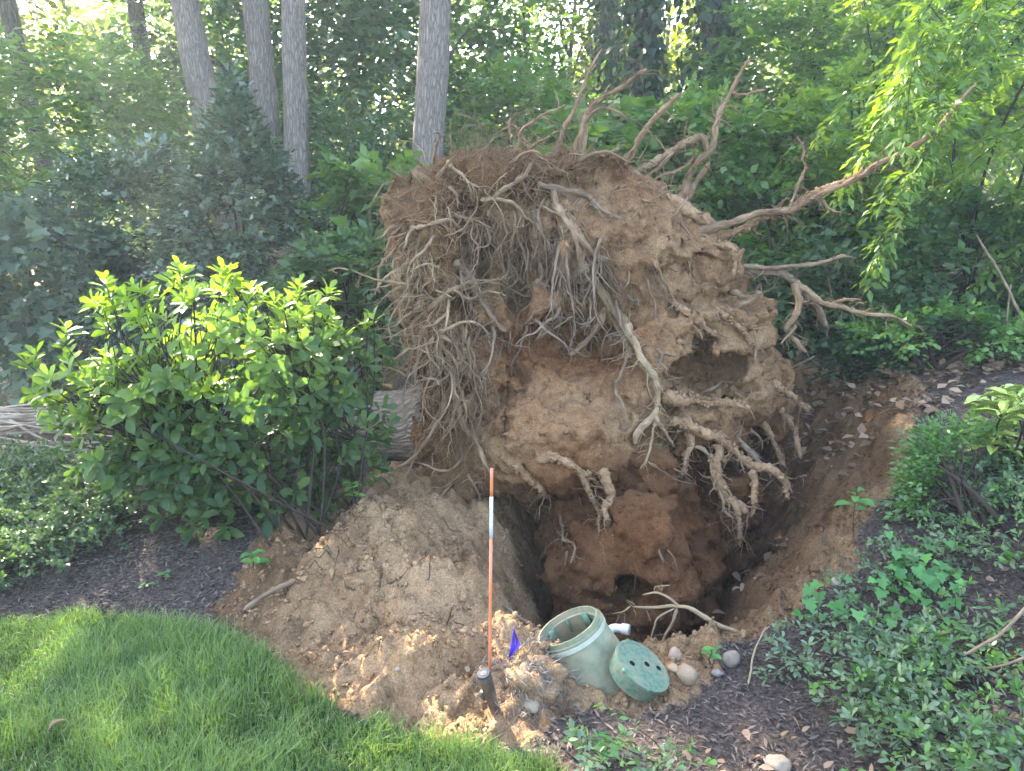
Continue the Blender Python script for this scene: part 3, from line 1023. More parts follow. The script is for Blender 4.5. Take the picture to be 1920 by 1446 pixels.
root_pts = []
for k, (mt, (r0, r1), lift, pts) in enumerate(ROOTS):
    P = []
    for q in pts:
        P.append(at(*q) if len(q) == 3 else S(q[0], q[1], lift))
    P = np.array(P)
    dm = pxm(np.linalg.norm(P.mean(0) - np.array([0, 0, CAMZ])))
    if lift > 0 and len(P) > 3:                 # keep depth along the root smooth
        yy = P[:, 1].copy()
        sm = yy.copy()
        for i in range(1, len(yy) - 1):
            sm[i] = min(yy[i], (yy[i - 1] + yy[i] + yy[i + 1]) / 3)
        P[:, 1] = sm
    Q = catmull(P, .012)
    n = len(Q)
    t = np.linspace(0, 1, n)
    s = .02 if r0 > 5 else .028
    Q = Q + np.stack([fbm(np.stack([t * n * .075 + 31 * k, 0 * t + j * 7, 0 * t], 1), 3, 3 + j) for j in range(3)], 1) * s * np.minimum(1, 4 * t)[:, None]
    rad = (r0 + (r1 - r0) * t ** .8) * dm * (.85 if r0 < 10 else .70)
    rad = rad * np.where(t > .93, 1 - .45 * (t - .93) / .07, 1)
    soil = mt == 'root_soil'
    tb = Tubes().add(Q, rad, 14 if r0 > 6 else 8, lump=.5 if soil else .36, seed=k)
    ro = tb.part('root', M[mt], fallen)
    root_pts.append((Q, rad))
    fr = Tubes()
    L = np.linalg.norm(np.diff(Q, axis=0), axis=1).sum()
    nf = int(L * (34 if not soil else 26)) + 3
    for _ in range(nf):
        i = int(n * rng.uniform(.15, 1) ** .8) - 1
        dd = norm(Q[min(i + 1, n - 1)] - Q[max(i - 1, 0)]) * .6 + rng.normal(size=3) * .8
        grow(fr, Q[i], dd, rng.uniform(.05, .22), max(.0022, rad[i] * rng.uniform(.12, .34)), .25, .3, 1)
    nc = int(L * (300 if soil else 70))
    ii_ = rng.integers(2, max(3, int(n * .92)), nc)
    pc = Q[ii_] + rdir(nc) * rad[ii_][:, None] * rng.uniform(.85, 1.1, (nc, 1))
    Vc, Fc = lumps(pc, (.004 + .016 * rng.random(nc) ** 2) * (1 if soil else .55), True)
    part('soil_crust', Vc, Fc, M['clod'], ro, False, None, kind='stuff')
    fr.part('fine_roots', M['root_grey' if mt == 'root_grey' else ('root_pale' if mt == 'root_pale' else 'root')], ro, kind='stuff')

# free-hanging rootlets: regions of the face where the photograph is hairy  (x0,x1,y0,y1,count,len,dir)
HAIRY = [
    (745, 850, 325, 440, 110, (.12, .34), (-.35, -.6, .0), 'root'), (1000, 1120, 300, 440, 60, (.08, .25), (.1, -.6, -.1), 'root'),
    (770, 880, 400, 740, 170, (.14, .42), (-.35, -.45, -.1), 'root_pale'), (780, 1060, 296, 420, 190, (.12, .38), (0, -.5, .15), 'root'),
    (860, 1010, 390, 620, 110, (.15, .4), (.05, -.35, -.8), 'root_grey'), (1020, 1210, 430, 640, 110, (.12, .36), (.15, -.4, -.7), 'root_grey'),
    (840, 1100, 280, 320, 110, (.15, .5), (.1, -.1, .9), 'root'), (760, 800, 420, 720, 60, (.15, .4), (-.8, -.2, -.3), 'root_pale'),
    (820, 905, 700, 920, 80, (.12, .42), (-.1, -.4, -.7), 'root'), (1180, 1420, 480, 660, 120, (.05, .16), (.3, -.5, -.5), 'root'),
    (930, 1240, 600, 720, 90, (.08, .3), (0, -.2, -.9), 'root_grey'), (1240, 1400, 760, 900, 80, (.06, .2), (.3, -.4, -.6), 'root'),
    (930, 1300, 930, 1080, 36, (.05, .2), (0, -.2, -.9), 'root'), (1060, 1330, 300, 420, 120, (.06, .22), (.3, -.3, .4), 'root'),
]
for (x0, x1, y0, y1, cnt, (l0, l1), dr, mt) in HAIRY:
    hang = []
    for _ in range(cnt):
        px, py = rng.uniform(x0, x1), rng.uniform(y0, y1)
        d = ray(px, py)
        h = bvh.ray_cast(Vector((0, 0, CAMZ)), Vector(d).normalized())
        if h[0] is None:
            continue
        p = np.array(h[0]) + norm(d) * .02
        L = rng.uniform(l0, l1)
        r = rng.choice([.0012, .002, .004, .009], p=[.36, .36, .18, .10])
        hang.append((r * L, p, np.array(dr) + rng.normal(size=3) * .45, L, r))
    hang.sort(key=lambda q: -q[0])
    fine = Tubes()
    for i, (_, p, d, L, r) in enumerate(hang):
        if i < 20:                               # the thick ones are roots of their own
            tb = Tubes()
            grow(tb, p, d, L * 1.1, r * 1.4, .3, .22, 0, sides=6)
            tb.part('root', M[mt], fallen)
        else:
            grow(fine, p, d, L, r, .35, .27, 0)
    if fine.V:
        fine.part('fine_roots', M[mt], fallen, kind='stuff')

# curtains of thin roots hanging free from the overhangs
for (x0, x1, y0, (l0, l1), Yc, cnt, mt) in [(865, 1010, 405, (60, 210), 4.30, 64, 'root'), (1030, 1130, 445, (50, 190), 4.26, 50, 'root_grey'), (785, 880, 600, (80, 260), 4.24, 60, 'root'),
                                          (830, 900, 750, (60, 150), 4.26, 40, 'root'), (1130, 1250, 485, (40, 130), 4.28, 40, 'root'), (750, 810, 430, (60, 190), 4.32, 40, 'root')]:
    fine = Tubes()
    for i in range(cnt):
        px, py = rng.uniform(x0, x1), y0 + rng.uniform(-25, 35)
        p = S(px, py, .0, Yc)
        if p[1] > Yc:
            p = at(px, py, Yc + rng.uniform(0, .12))
        L = rng.uniform(l0, l1) * pxm(4.3)
        r = rng.choice([.0014, .0022, .0055, .011], p=[.42, .36, .14, .08])
        d = np.array([rng.normal() * .35, -.15 + rng.normal() * .2, -1])
        if r > .005 and i < 60:
            tb = Tubes()
            grow(tb, p, d, L, r, .5, .2, 0, sides=6, branch=.7)
            tb.part('root', M[mt], fallen)
        else:
            grow(fine, p, d, L, r, .5, .22, 1)
    fine.part('fine_roots', M[mt], fallen, kind='stuff')

# clay crumbs stuck to the plate and lying on the dirt
k = rng.choice(len(pv), 5200, replace=False)
V, F = lumps(pv[k], rng.uniform(.004, .016, len(k)) * rng.uniform(.5, 1.3, len(k)), True)
part('clay_crumbs', V, F, M['plate'], fallen, False, {'red': np.repeat(red[k], 6), 'humus_shade': np.repeat(hum_shade[k], 6)}, kind='stuff')

# fallen trunk behind the shrub
lp = [np.array([-.35, 4.85, .5]), np.array([-.75, 5.12, .37]), np.array([-1.6, 5.6, .33]), np.array([-3.2, 6.5, .32]), np.array([-5.4, 7.8, .30]), np.array([-8.5, 9.6, .4])]
Q = catmull(lp, .08)
t = np.linspace(0, 1, len(Q))
rad = np.interp(t, [0, .03, .08, .3, 1], [.34, .27, .235, .215, .15])
Tubes().add(Q, rad, 28, lump=.08, seed=3).part('trunk', M['bark_log'], fallen)

# ------------------------------------------------------------------ forest: trunks and crowns
CLEAR = [(np.array([-1.85, 3.7, 1.15]), .72), (np.array([-1.3, 3.85, 1.5]), .6), (np.array([-1.72, 2.45, 0]), .5)]


def cut_clear(P):
    keep = np.ones(len(P), bool)
    for q, r in CLEAR:
        w = P - q
        t = w @ SUN_DIR
        keep &= ~((np.linalg.norm(w - t[:, None] * SUN_DIR, axis=1) < r) & (t > 2))
    return keep


def foliage(root, pts, dirs, k, L, leaf, mat, tpl=LEAF5, width=.5, droop=.15, jit=.3, ang=55, name='crown', tone=None, cut=True):
    if cut:
        kp = cut_clear(pts)
        pts, dirs = pts[kp], dirs[kp]
    P, X, U, I = sprays(pts, dirs, k, L, leaf, ang, droop, jit)
    tw = rng.random(len(pts)) if tone is None else tone
    tn = np.clip(tw[I] * .65 + rng.random(len(P)) * .35, 0, 1)
    V, F, A = leaves(tpl, P, X, U, leaf * rng.uniform(.65, 1.2, len(P)), width * rng.uniform(.85, 1.15, len(P)), tn)
    return part(name, V, F, mat, root, True, A)


def limb(tb, p, q, r0, r1, sag=.1, sides=6):
    p, q = np.asarray(p, float), np.asarray(q, float)
    mid = (p + q) / 2 + rng.normal(size=3) * np.linalg.norm(q - p) * .08 + np.array([0, 0, sag * np.linalg.norm(q - p)])
    Q = catmull([p, mid, q], max(.05, np.linalg.norm(q - p) / 9))
    tb.add(Q, np.linspace(r0, r1, len(Q)), sides, seed=int(rng.integers(99)))
    return Q


def tall_tree(name, label, p0, p1, w, Y, top=15., crown=None, mat='bark', lean=0., group=None, leafmat='lf_tree', nsp=2500, ivy=None, Y2=None):
    """trunk through two pixels at a depth, continued down to the ground and up into a crown above the frame"""
    a, b_ = at(*p0, Y), at(*p1, Y2 or Y)
    u = (a - b_) / (a[2] - b_[2])                      # per metre of height
    zb = hz(b_[0], b_[1])
    base = b_ + u * (zb - .1 - b_[2])
    base[2] = hz(base[0], base[1]) - .1
    root = thing(name, label, 'tree', base + np.array([0, 0, .1]), group)
    r = w * pxm(Y) / 2
    zz = np.linspace(base[2], top, 40)
    P = base[None] + u[None] * (zz - base[2])[:, None]
    # the trunk straightens above the frame
    over = np.maximum(zz - (a[2] + 1), 0)
    P = P - (u * np.array([1, 1, 0]))[None] * over[:, None] * .8
    P[:, :2] += .02 * np.stack([noise3(np.stack([zz * .5, zz * 0 + 3.1 * w, zz * 0], 1), 2), noise3(np.stack([zz * .5, zz * 0 + 9 * w, zz * 0], 1), 4)], 1)
    rad = r * np.interp(zz - base[2], [0, .25, .8, 4, top], [1.7, 1.25, 1.08, .97, .45])
    Pd = catmull(P, .12)
    rd = np.interp(np.linspace(0, 1, len(Pd)), np.linspace(0, 1, 40), rad)
    Tubes().add(Pd, rd, 22, lump=.06, seed=int(w)).part('trunk', M[mat], root)
    if crown:
        cz, rx, rz_ = crown
        tp = P[-1].copy()
        c = np.array([tp[0], tp[1], cz])
        pts = blob_points(c, (rx, rx, rz_), nsp, .35, -.12, .55, int(w * 7) % 97)
        for _ in range(9):
            q = pts[rng.integers(len(pts))]
            i = int(np.clip((q[2] - 1.5 - base[2]) / (top - base[2]) * 39, 18, 39))
            tb = Tubes()
            limb(tb, P[i], q, r * .4, r * .1)
            tb.part('limb', M[mat], root)
        foliage(root, pts, norm(pts - c) + rdir(len(pts)) * .8, 6, .55, .17, M[leafmat], LEAF4, .6, cut=True)
    if ivy:
        n = ivy
        t = rng.random(n)
        top_i = int(np.searchsorted(zz, min(top, 9)))
        ii_ = (t * top_i).astype(int)
        th = rng.random(n) * 2 * math.pi
        rr = rad[ii_] + rng.random(n) ** 2 * .34 * (.5 + .5 * noise3(np.stack([t * 9, th, th * 0], 1), 5)) + .03
        o = np.stack([np.cos(th), np.sin(th), 0 * th], 1)
        pos = P[ii_] + (P[np.minimum(ii_ + 1, 39)] - P[ii_]) * rng.random((n, 1)) + o * rr[:, None]
        X = norm(np.array([0, 0, -1.]) + rng.normal(size=(n, 3)) * .5 + o * .4)
        V, F, A = leaves(LEAF4, pos, X, o + rng.normal(size=(n, 3)) * .35, rng.uniform(.08, .15, n), .9)
        part('ivy', V, F, M['lf_ivy'], root, True, A)
    return root


tall_tree('forest_tree', 'dark slender tree leaning left behind the layered maple at far left', (12, 0), (97, 370), 30, 11, 14, (11.5, 3.4, 3.2), 'bark_dark')
tall_tree('forest_tree', 'grey-barked straight tree, leftmost of three pale trunks, above the tall holly', (349, 0), (388, 210), 50, 9.0, 15, (12, 3.4, 3.3))
tall_tree('forest_tree', 'thin dark tree between the two leftmost pale trunks, farther back', (400, 0), (418, 150), 17, 16, 12, (11.5, 2.6, 2.4), 'bark_dark', nsp=1400)
tall_tree('forest_tree', 'grey-barked straight tree, middle of three pale trunks left of the plate', (478, 0), (503, 260), 46, 9.3, 15, (12.5, 3.3, 3.2))
tall_tree('forest_tree', 'grey-barked straight tree, rightmost of three pale trunks behind the holly', (550, 0), (556, 325), 43, 8.7, 15, (12, 3.3, 3.2))
tall_tree('forest_tree', 'slim dark tree far behind, right of the three pale trunks', (655, 0), (658, 130), 20, 18, 13, (12, 2.8, 2.6), 'bark_dark', nsp=1400)
tall_tree('forest_tree', 'pale grey furrowed tree standing directly behind the upturned root plate', (818, 0), (797, 370), 55, 7.4, 15, (12.5, 3.3, 3.2))
tall_tree('ivy_covered_tree', 'slim ivy-covered tree behind the top of the root plate', (1140, 0), (1132, 200), 26, 14, 13, (12, 2.8, 2.6), 'bark_dark', ivy=2600, nsp=800)
tall_tree('ivy_covered_tree', 'ivy-covered trunk behind the upright roots, second from left of the ivy trees', (1210, 0), (1204, 200), 40, 10.2, 14, (12, 3.2, 3), 'bark_dark', ivy=3400, nsp=900)
tall_tree('ivy_covered_tree', 'thickest ivy-covered trunk, right of the forked upright root', (1345, 0), (1348, 200), 52, 9.8, 14, (12, 3.2, 3), 'bark_dark', ivy=4200, nsp=900)
tall_tree('ivy_covered_tree', 'thin dark ivy-clad trunk on the right above the long diagonal root', (1540, 0), (1536, 270), 17, 9.5, 12, (11, 2.6, 2.4), 'bark_dark', ivy=1500, nsp=700)
tall_tree('ivy_covered_tree', 'dark leafy trunk near the bright sky gap at upper right', (1678, 0), (1655, 200), 26, 12, 12, (12, 2.4, 2.2), 'bark_dark', ivy=2400, nsp=700)
# trees added towards the sun, crowns out of view, to shade the foreground
for (x, y, cz, rx) in [(-11, 12, 9.5, 3.4), (-6.0, 13.0, 10.5, 3.4), (-8.5, 9.8, 7.8, 2.6), (-15, 14.5, 12.5, 3.6)]:
    zb = hz(x, y)
    dsc = {-11: 'dark tree added for shade left of the frame, nearer of the two', -6.0: 'tree added for shade deep behind the layered maple', -13: 'woodland tree far back beyond the left edge', -4.2: 'woodland tree far behind the three pale trunks',
           -8.5: 'small tree added for shade just beyond the left edge', -10.5: 'tall woodland tree farthest back on the left', -15: 'tall tree added for shade farthest out on the left', -2: 'tall woodland tree far behind the pale trunk by the plate'}[x]
    root = thing('added_shade_tree', dsc, 'tree', (x, y, zb), 'added shade trees at the back left')
    zz = np.linspace(zb - .1, cz + 2, 30)
    P = np.stack([x + .12 * np.sin(zz * .7 + x), y + .1 * np.cos(zz * .6), zz], 1)
    Tubes().add(P, np.linspace(.17, .06, 30), 14, lump=.05, seed=4).part('trunk', M['bark_dark'], root)
    c = np.array([x, y, cz])
    pts = blob_points(c, (rx, rx, rx * .9), 1900, .35, -.12, .55, int(abs(x * 5)))
    for _ in range(8):
        q = pts[rng.integers(len(pts))]
        tb = Tubes()
        limb(tb, P[rng.integers(16, 28)], q, .07, .02)
        tb.part('limb', M['bark_dark'], root)
    foliage(root, pts, norm(pts - c) + rdir(len(pts)) * .8, 6, .6, .19, M['lf_tree'], LEAF4, .6, cut=True)

# understory trees, foliage down to the ground: (x, y, half width, height, material, label)
UND = [
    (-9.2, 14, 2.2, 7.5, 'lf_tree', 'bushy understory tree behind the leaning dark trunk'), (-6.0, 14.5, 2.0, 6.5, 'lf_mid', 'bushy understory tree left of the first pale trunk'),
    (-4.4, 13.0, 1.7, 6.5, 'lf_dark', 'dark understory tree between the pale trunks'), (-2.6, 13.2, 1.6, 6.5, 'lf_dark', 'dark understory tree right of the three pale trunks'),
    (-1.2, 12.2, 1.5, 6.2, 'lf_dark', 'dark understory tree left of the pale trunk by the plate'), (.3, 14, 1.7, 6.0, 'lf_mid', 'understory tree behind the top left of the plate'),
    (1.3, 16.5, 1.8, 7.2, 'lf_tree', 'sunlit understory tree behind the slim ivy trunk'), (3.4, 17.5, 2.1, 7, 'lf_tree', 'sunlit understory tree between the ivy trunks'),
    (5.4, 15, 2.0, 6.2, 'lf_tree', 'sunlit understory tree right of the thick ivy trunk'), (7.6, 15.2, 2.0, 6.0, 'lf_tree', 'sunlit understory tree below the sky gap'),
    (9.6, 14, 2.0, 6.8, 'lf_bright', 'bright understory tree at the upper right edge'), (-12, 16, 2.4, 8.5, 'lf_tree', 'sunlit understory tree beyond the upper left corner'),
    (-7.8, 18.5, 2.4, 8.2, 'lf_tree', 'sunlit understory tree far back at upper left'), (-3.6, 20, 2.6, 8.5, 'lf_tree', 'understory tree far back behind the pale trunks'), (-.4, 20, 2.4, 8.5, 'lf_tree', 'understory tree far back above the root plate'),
]
for i, (x, y, rx, h, mt, lb) in enumerate(UND):
    zb = hz(x, y)
    root = thing('understory_tree', lb, 'tree', (x, y, zb), 'understory trees in the wood')
    zz = np.linspace(zb - .1, zb + h * .9, 24)
    P = np.stack([x + .1 * np.sin(zz + i), y + .1 * np.cos(zz * .8 + i), zz], 1)
    Tubes().add(P, np.linspace(.09, .02, 24), 10, seed=i).part('trunk', M['bark_dark'], root)
    c = np.array([x, y, zb + h * .52])
    pts = blob_points(c, (rx, rx, h * .52), 1450, .3, -.1, .8, 40 + i)
    for _ in range(12):
        q = pts[rng.integers(len(pts))]
        tb = Tubes()
        limb(tb, P[int(np.clip((q[2] - zb) / h * 22, 4, 22))], q, .035, .01)
        tb.part('limb', M['bark_dark'], root)
    foliage(root, pts, (pts - c) * np.array([1, 1, .25]) / rx + rdir(len(pts)) * .6, 5, .5, .17, M[mt], LEAF4, .6)

# the wood farther off reads as one mass
n = 30000
yy = rng.uniform(24, 46, n)
xx = (rng.random(n) * 2 - 1) * (yy * .85)
zz = rng.random(n) ** .9 * (7 + 4.5 * noise3(np.stack([xx * .22, yy * .1, 0 * xx], 1), 6) + np.where(xx < 3, .5, -1.2)) + base_h(xx, yy) - .3
pts = np.stack([xx, yy, zz], 1)
kp = (noise3(pts * .45, 12) > -.3) & cut_clear(pts)
pts = pts[kp]
P, X, U, I = sprays(pts, rdir(len(pts)) * np.array([1, 1, .5]), 4, .8, .28, 55, .15, .35)
V, F, A = leaves(LEAF4, P, X, U, .27 * rng.uniform(.7, 1.3, len(P)), .65)
tag(obj('distant_wood', mesh_np('distant_wood', V, F, True, A), M['lf_tree']), 'mass of sunlit woodland foliage far behind everything', 'woodland', kind='stuff')
tb = Tubes()
for i in range(70):
    y = rng.uniform(25, 44)
    x = (rng.random() * 2 - 1) * y * .8
    zb = base_h(np.array([x]), np.array([y]))[0]
    tb.add(np.array([[x, y, zb - .5], [x + rng.normal() * .2, y, zb + 5], [x + rng.normal() * .5, y, zb + 11]]), [.16, .13, .07], 8)
V, F, A = tb.data()
tag(obj('distant_trunks', mesh_np('distant_trunks', V, F, True, A), M['bark_dark']), 'far tree trunks of the distant wood', 'woodland', kind='stuff')

# ------------------------------------------------------------------ shrubs and bushes of the middle distance
def bush(name, label, cat, px, py, Y, rx, ry, rd, nsp, k, L, leaf, mt, width=.5, droop=.2, shell=.45, gap=-.15, gs=2.2, layer=1., stems=9, tpl=LEAF5, jit=.3, cone=0., ang=55, stemmat='twig', group=None, ground_z=None):
    c = at(px, py, Y)
    s = pxm(np.linalg.norm(c - np.array([0, 0, CAMZ])))
    r = np.array([rx * s, rd, ry * s])
    bz = hz(c[0], c[1])
    base = np.array([c[0], c[1], bz])
    root = thing(name, label, cat, base, group)
    pts = blob_points(c, r, nsp, shell, gap, gs, int(px + py) % 89)
    if cone:
        t = np.clip((pts[:, 2] - (c[2] - r[2])) / (2 * r[2]), 0, 1.1)
        pts[:, :2] = c[:2] + (pts[:, :2] - c[:2]) * (1.25 - cone * t)[:, None]
    g = height(pts[:, 0], pts[:, 1], False)
    pts[:, 2] = np.maximum(pts[:, 2], g + .04 + rng.random(len(pts)) * .1)
    d = (pts - c) / r * np.array([1, 1, .5 / layer]) * .8 + rdir(len(pts)) * np.array([1, 1, .5 / layer]) * .6 + np.array([0, 0, .15])
    tb = Tubes()
    for i in range(stems):
        q = pts[rng.integers(len(pts))]
        p = base + np.array([rng.normal() * .08, rng.normal() * .08, -.03])
        Qs = limb(tb, p, q, .016, .006, .12)
        for _ in range(4):
            a = Qs[rng.integers(len(Qs) // 3, len(Qs))]
            limb(tb, a, pts[np.argmin(((pts[rng.integers(0, len(pts), 60)] - a) ** 2).sum(1))] * .4 + a * .6 + rng.normal(size=3) * .08, .006, .003, .05, 4)
    tb.part('stems', M[stemmat], root, kind='stuff')
    foliage(root, pts, d, k, L, leaf, M[mt], LEAF4 if (tpl is LEAF5 and (Y > 7 or leaf < .08)) else tpl, width, droop, jit, ang, 'foliage')
    return root


bush('layered_maple', 'small layered tree with light green sprays at far left', 'tree', 100, 270, 8.0, 190, 150, 1.0, 1500, 7, .42, .11, 'lf_mid', .45, .25, .3, .0, 2.2, layer=3)
bush('fallen_branch_foliage', 'wilted grey-green maple branches of the fallen crown at the left edge', 'branches', 70, 540, 6.6, 130, 150, .7, 600, 6, .30, .12, 'lf_wilt', .8, .5, .4, -.1, tpl=LEAFLOBE, stemmat='dry_stick')
bush('holly_shrub', 'smaller dark holly left of the tall cone-shaped holly', 'shrub', 235, 470, 6.6, 125, 150, .6, 1500, 6, .14, .078, 'lf_holly', .5, .1, .55, -.25)
bush('holly_shrub', 'tall cone-shaped dark glossy holly below the pale trunks', 'shrub', 448, 395, 6.4, 150, 205, .75, 2800, 6, .14, .078, 'lf_holly', .5, .1, .6, -.35, cone=1.05)
bush('vine_mound', 'rounded mound of dark vines right of the rightmost pale trunk', 'vines', 672, 315, 9.4, 105, 110, .7, 900, 7, .3, .085, 'lf_dark', .6, .4, .5, -.2)
bush('broadleaf_shrub', 'broad-leaved shrub with large light leaves between holly and root plate', 'shrub', 680, 425, 6.6, 105, 110, .5, 420, 6, .3, .16, 'lf_mid', .5, .45, .4, -.15)
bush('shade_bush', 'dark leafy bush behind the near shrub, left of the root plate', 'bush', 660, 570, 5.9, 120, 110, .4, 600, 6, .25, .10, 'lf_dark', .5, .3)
bush('dead_spray', 'brown dried branch with withered leaves below the tall holly', 'branches', 590, 480, 6.0, 62, 42, .2, 240, 6, .14, .035, 'dead_leaf', .6, .3, .3, -.1)
bush('shade_bush', 'low dark bush under the tall holly behind the bright shrub', 'bush', 380, 590, 6.1, 220, 70, .4, 800, 6, .2, .08, 'lf_holly', .5, .3)
bush('woodland_bush', 'green bush rising just behind the top left of the root plate', 'bush', 970, 250, 9.4, 120, 100, .7, 800, 7, .3, .11, 'lf_mid', .55, .3)
bush('broadleaf_sapling', 'sapling with very large soft leaves behind the upright roots', 'sapling', 1150, 300, 7.6, 140, 90, .6, 400, 6, .4, .17, 'lf_mid', .7, .45, .4, -.1)
bush('woodland_bush', 'leafy green bush behind the forked upright root', 'bush', 1340, 330, 7.2, 165, 125, .7, 1000, 7, .28, .10, 'lf_mid', .55, .3)
bush('woodland_bush', 'bright green bush beneath the long diagonal root', 'bush', 1440, 470, 6.6, 150, 110, .5, 800, 7, .26, .10, 'lf_mid', .6, .35)
bush('woodland_bush', 'large green bush crossed by the tip of the long diagonal root', 'bush', 1610, 340, 6.8, 165, 160, .7, 1300, 7, .28, .095, 'lf_bright', .5, .35)
bush('shade_bush', 'dark leafy bush right of the root plate behind the kinked root', 'bush', 1570, 560, 6.1, 170, 110, .5, 1000, 6, .24, .085, 'lf_dark', .6, .3)
bush('woodland_bush', 'tall bush in front of the thin ivy trunk at upper right', 'bush', 1480, 190, 9.4, 190, 150, .9, 1200, 7, .32, .12, 'lf_mid', .55, .3)
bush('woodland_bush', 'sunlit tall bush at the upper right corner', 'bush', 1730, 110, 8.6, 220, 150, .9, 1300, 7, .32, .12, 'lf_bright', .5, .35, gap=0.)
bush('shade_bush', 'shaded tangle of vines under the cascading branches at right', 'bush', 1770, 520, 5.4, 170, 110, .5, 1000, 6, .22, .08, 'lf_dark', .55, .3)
bush('low_bush', 'low pale green plants at the foot of the right thicket', 'plants', 1760, 625, 4.9, 150, 38, .5, 420, 6, .14, .05, 'lf_privet', .6, .2)
bush('low_bush', 'small leafy plants at the upper rim of the slope', 'plants', 1620, 690, 5.2, 70, 18, .3, 110, 6, .12, .05, 'lf_ivy', .7, .2)

# cascading vine on the right: long drooping shoots of pointed leaflets
root = thing('cascading_vine', 'cascading vine with drooping shoots of pointed light leaves at right edge', 'vine', (2.9, 4.9, hz(2.9, 4.9)))
tb = Tubes()
st, dr = [], []
for i in range(80):
    px, py = rng.uniform(1720, 2120), rng.uniform(-60, 400)
    p = at(px, py, rng.uniform(4.8, 5.8))
    d = norm(np.array([-.75, -.35, .15]) + rng.normal(size=3) * .5)
    L = rng.uniform(.5, 1.1)
    Pl = [p]
    for j in range(14):
        d = norm(d + np.array([0, 0, -.10]) + rng.normal(size=3) * .08)
        Pl.append(Pl[-1] + d * L / 14)
        if j > 1:
            for sd in (-1, 1):
                st.append(Pl[-1])
                dr.append(norm(d * .6 + sd * np.cross(d, [0, 0, 1]) + rng.normal(size=3) * .2))
    tb.add(np.array(Pl), np.linspace(.004, .001, 15), 4)
for i in range(4):
    limb(tb, np.array([3.5 + rng.normal() * .2, 5.4, hz(3.5, 5.4)]), at(rng.uniform(1800, 2080), rng.uniform(-50, 150), 5.2), .014, .007)
tb.part('stems', M['twig'], root, kind='stuff')
foliage(root, np.array(st), np.array(dr), 4, .12, .085, M['lf_bright'], LEAF5, .42, .25, .28, 50, 'foliage')

# ------------------------------------------------------------------ the near shrub
def leaf_obj_meshes(tpl, mat, width, nm='leaf', tones=(.05, .2, .35, .5, .7, .95)):
    out = []
    for t in tones:
        tv = tpl[0] * np.array([1, width, 1])
        me = mesh_np(nm, tv, tpl[1], True, {'tone': np.full(len(tv), t)})
        me.materials.append(mat)
        out.append(me)
    return out, np.array(tones)


def place_leaves(root, meshes, tones, P, X, U, size, tone, nm='leaf'):
    X = norm(X)
    Yd = norm(np.cross(U, X))
    Zd = np.cross(X, Yd)
    loc = np.array(root.location)
    for i in range(len(P)):
        o = bpy.data.objects.new(nm, meshes[int(np.argmin(np.abs(tones - tone[i])))])
        COL.objects.link(o)
        o.parent = root
        Mx = Matrix(((X[i][0], Yd[i][0], Zd[i][0], 0), (X[i][1], Yd[i][1], Zd[i][1], 0), (X[i][2], Yd[i][2], Zd[i][2], 0), (0, 0, 0, 1)))
        o.matrix_local = Matrix.Translation(Vector(P[i] - loc)) @ Mx @ Matrix.Scale(size[i], 4)


sb = gp(590, 1010)
shrub = thing('evergreen_shrub', 'rounded broadleaf shrub with yellow-green new growth, in front of the fallen trunk', 'shrub', sb)
SH = []
SHELL = [(425, 670, 3.75, 225, 178, .55, 200), (270, 770, 3.6, 160, 125, .42, 95), (590, 690, 3.95, 140, 115, .45, 100), (480, 830, 3.75, 200, 140, .4, 80), (290, 870, 3.6, 130, 75, .3, 45), (620, 790, 4.05, 110, 120, .3, 50), (660, 880, 4.05, 80, 80, .2, 26), (420, 950, 3.7, 130, 50, .25, 26), (160, 735, 3.6, 75, 70, .3, 26), (590, 890, 3.9, 120, 90, .25, 45), (530, 960, 3.8, 90, 50, .2, 26), (320, 800, 3.5, 160, 110, .2, 45)]
for (px, py, Y, rx, ry, rd, nn) in SHELL:
    c = at(px, py, Y)
    s = pxm(Y * 1.03)
    p = blob_points(c, (rx * s, rd, ry * s), nn, .72, -1.5, 2, px % 31)
    d = norm((p - c) / np.array([rx * s, rd, ry * s])) * .9 + np.array([-.1, -.1, .55])
    SH.append(np.hstack([p, norm(d)]))
for (px, py, Y, L) in [(205, 520, 3.6, .2), (112, 610, 3.55, .22), (190, 560, 3.6, .15), (330, 510, 3.7, .1), (430, 500, 3.75, .1), (560, 530, 3.9, .1), (60, 660, 3.55, .1), (690, 590, 4.0, .1)]:
    p = at(px, py, Y)
    for j in range(3):
        SH.append(np.array([[p[0] + rng.normal() * .02, p[1], p[2] - L * j / 3, rng.normal() * .2, rng.normal() * .2, 1]]))
SH = np.vstack(SH)
tips, tdir = SH[:, :3], norm(SH[:, 3:])
tb = Tubes()
mains = []
for i in range(16):
    q = tips[rng.integers(len(tips))]
    p = sb + np.array([rng.normal() * .13, rng.normal() * .1, -.04])
    q2 = p + (q - p) * .8
    mains.append(limb(tb, p, q2, .008, .004, .10))
allm = np.vstack(mains)
for p, d in zip(tips, tdir):
    near_ = allm[np.argsort(((allm - (p - d * .3)) ** 2).sum(1))[:4]]
    a = near_[rng.integers(4)]
    Q = catmull([a, (a + p - d * .15) / 2, p - d * .02], .04)
    tb.add(Q, np.linspace(.0045, .0022, len(Q)), 4)
tb.part('stems', M['twig'], shrub, kind='stuff')
LP, LX, LU, LT, LS = [], [], [], [], []
hi_t = sst(.75, 1.5, tips[:, 2] + .25 * (-tips[:, 0] - 1.2) + rng.normal(size=len(tips)) * .12)
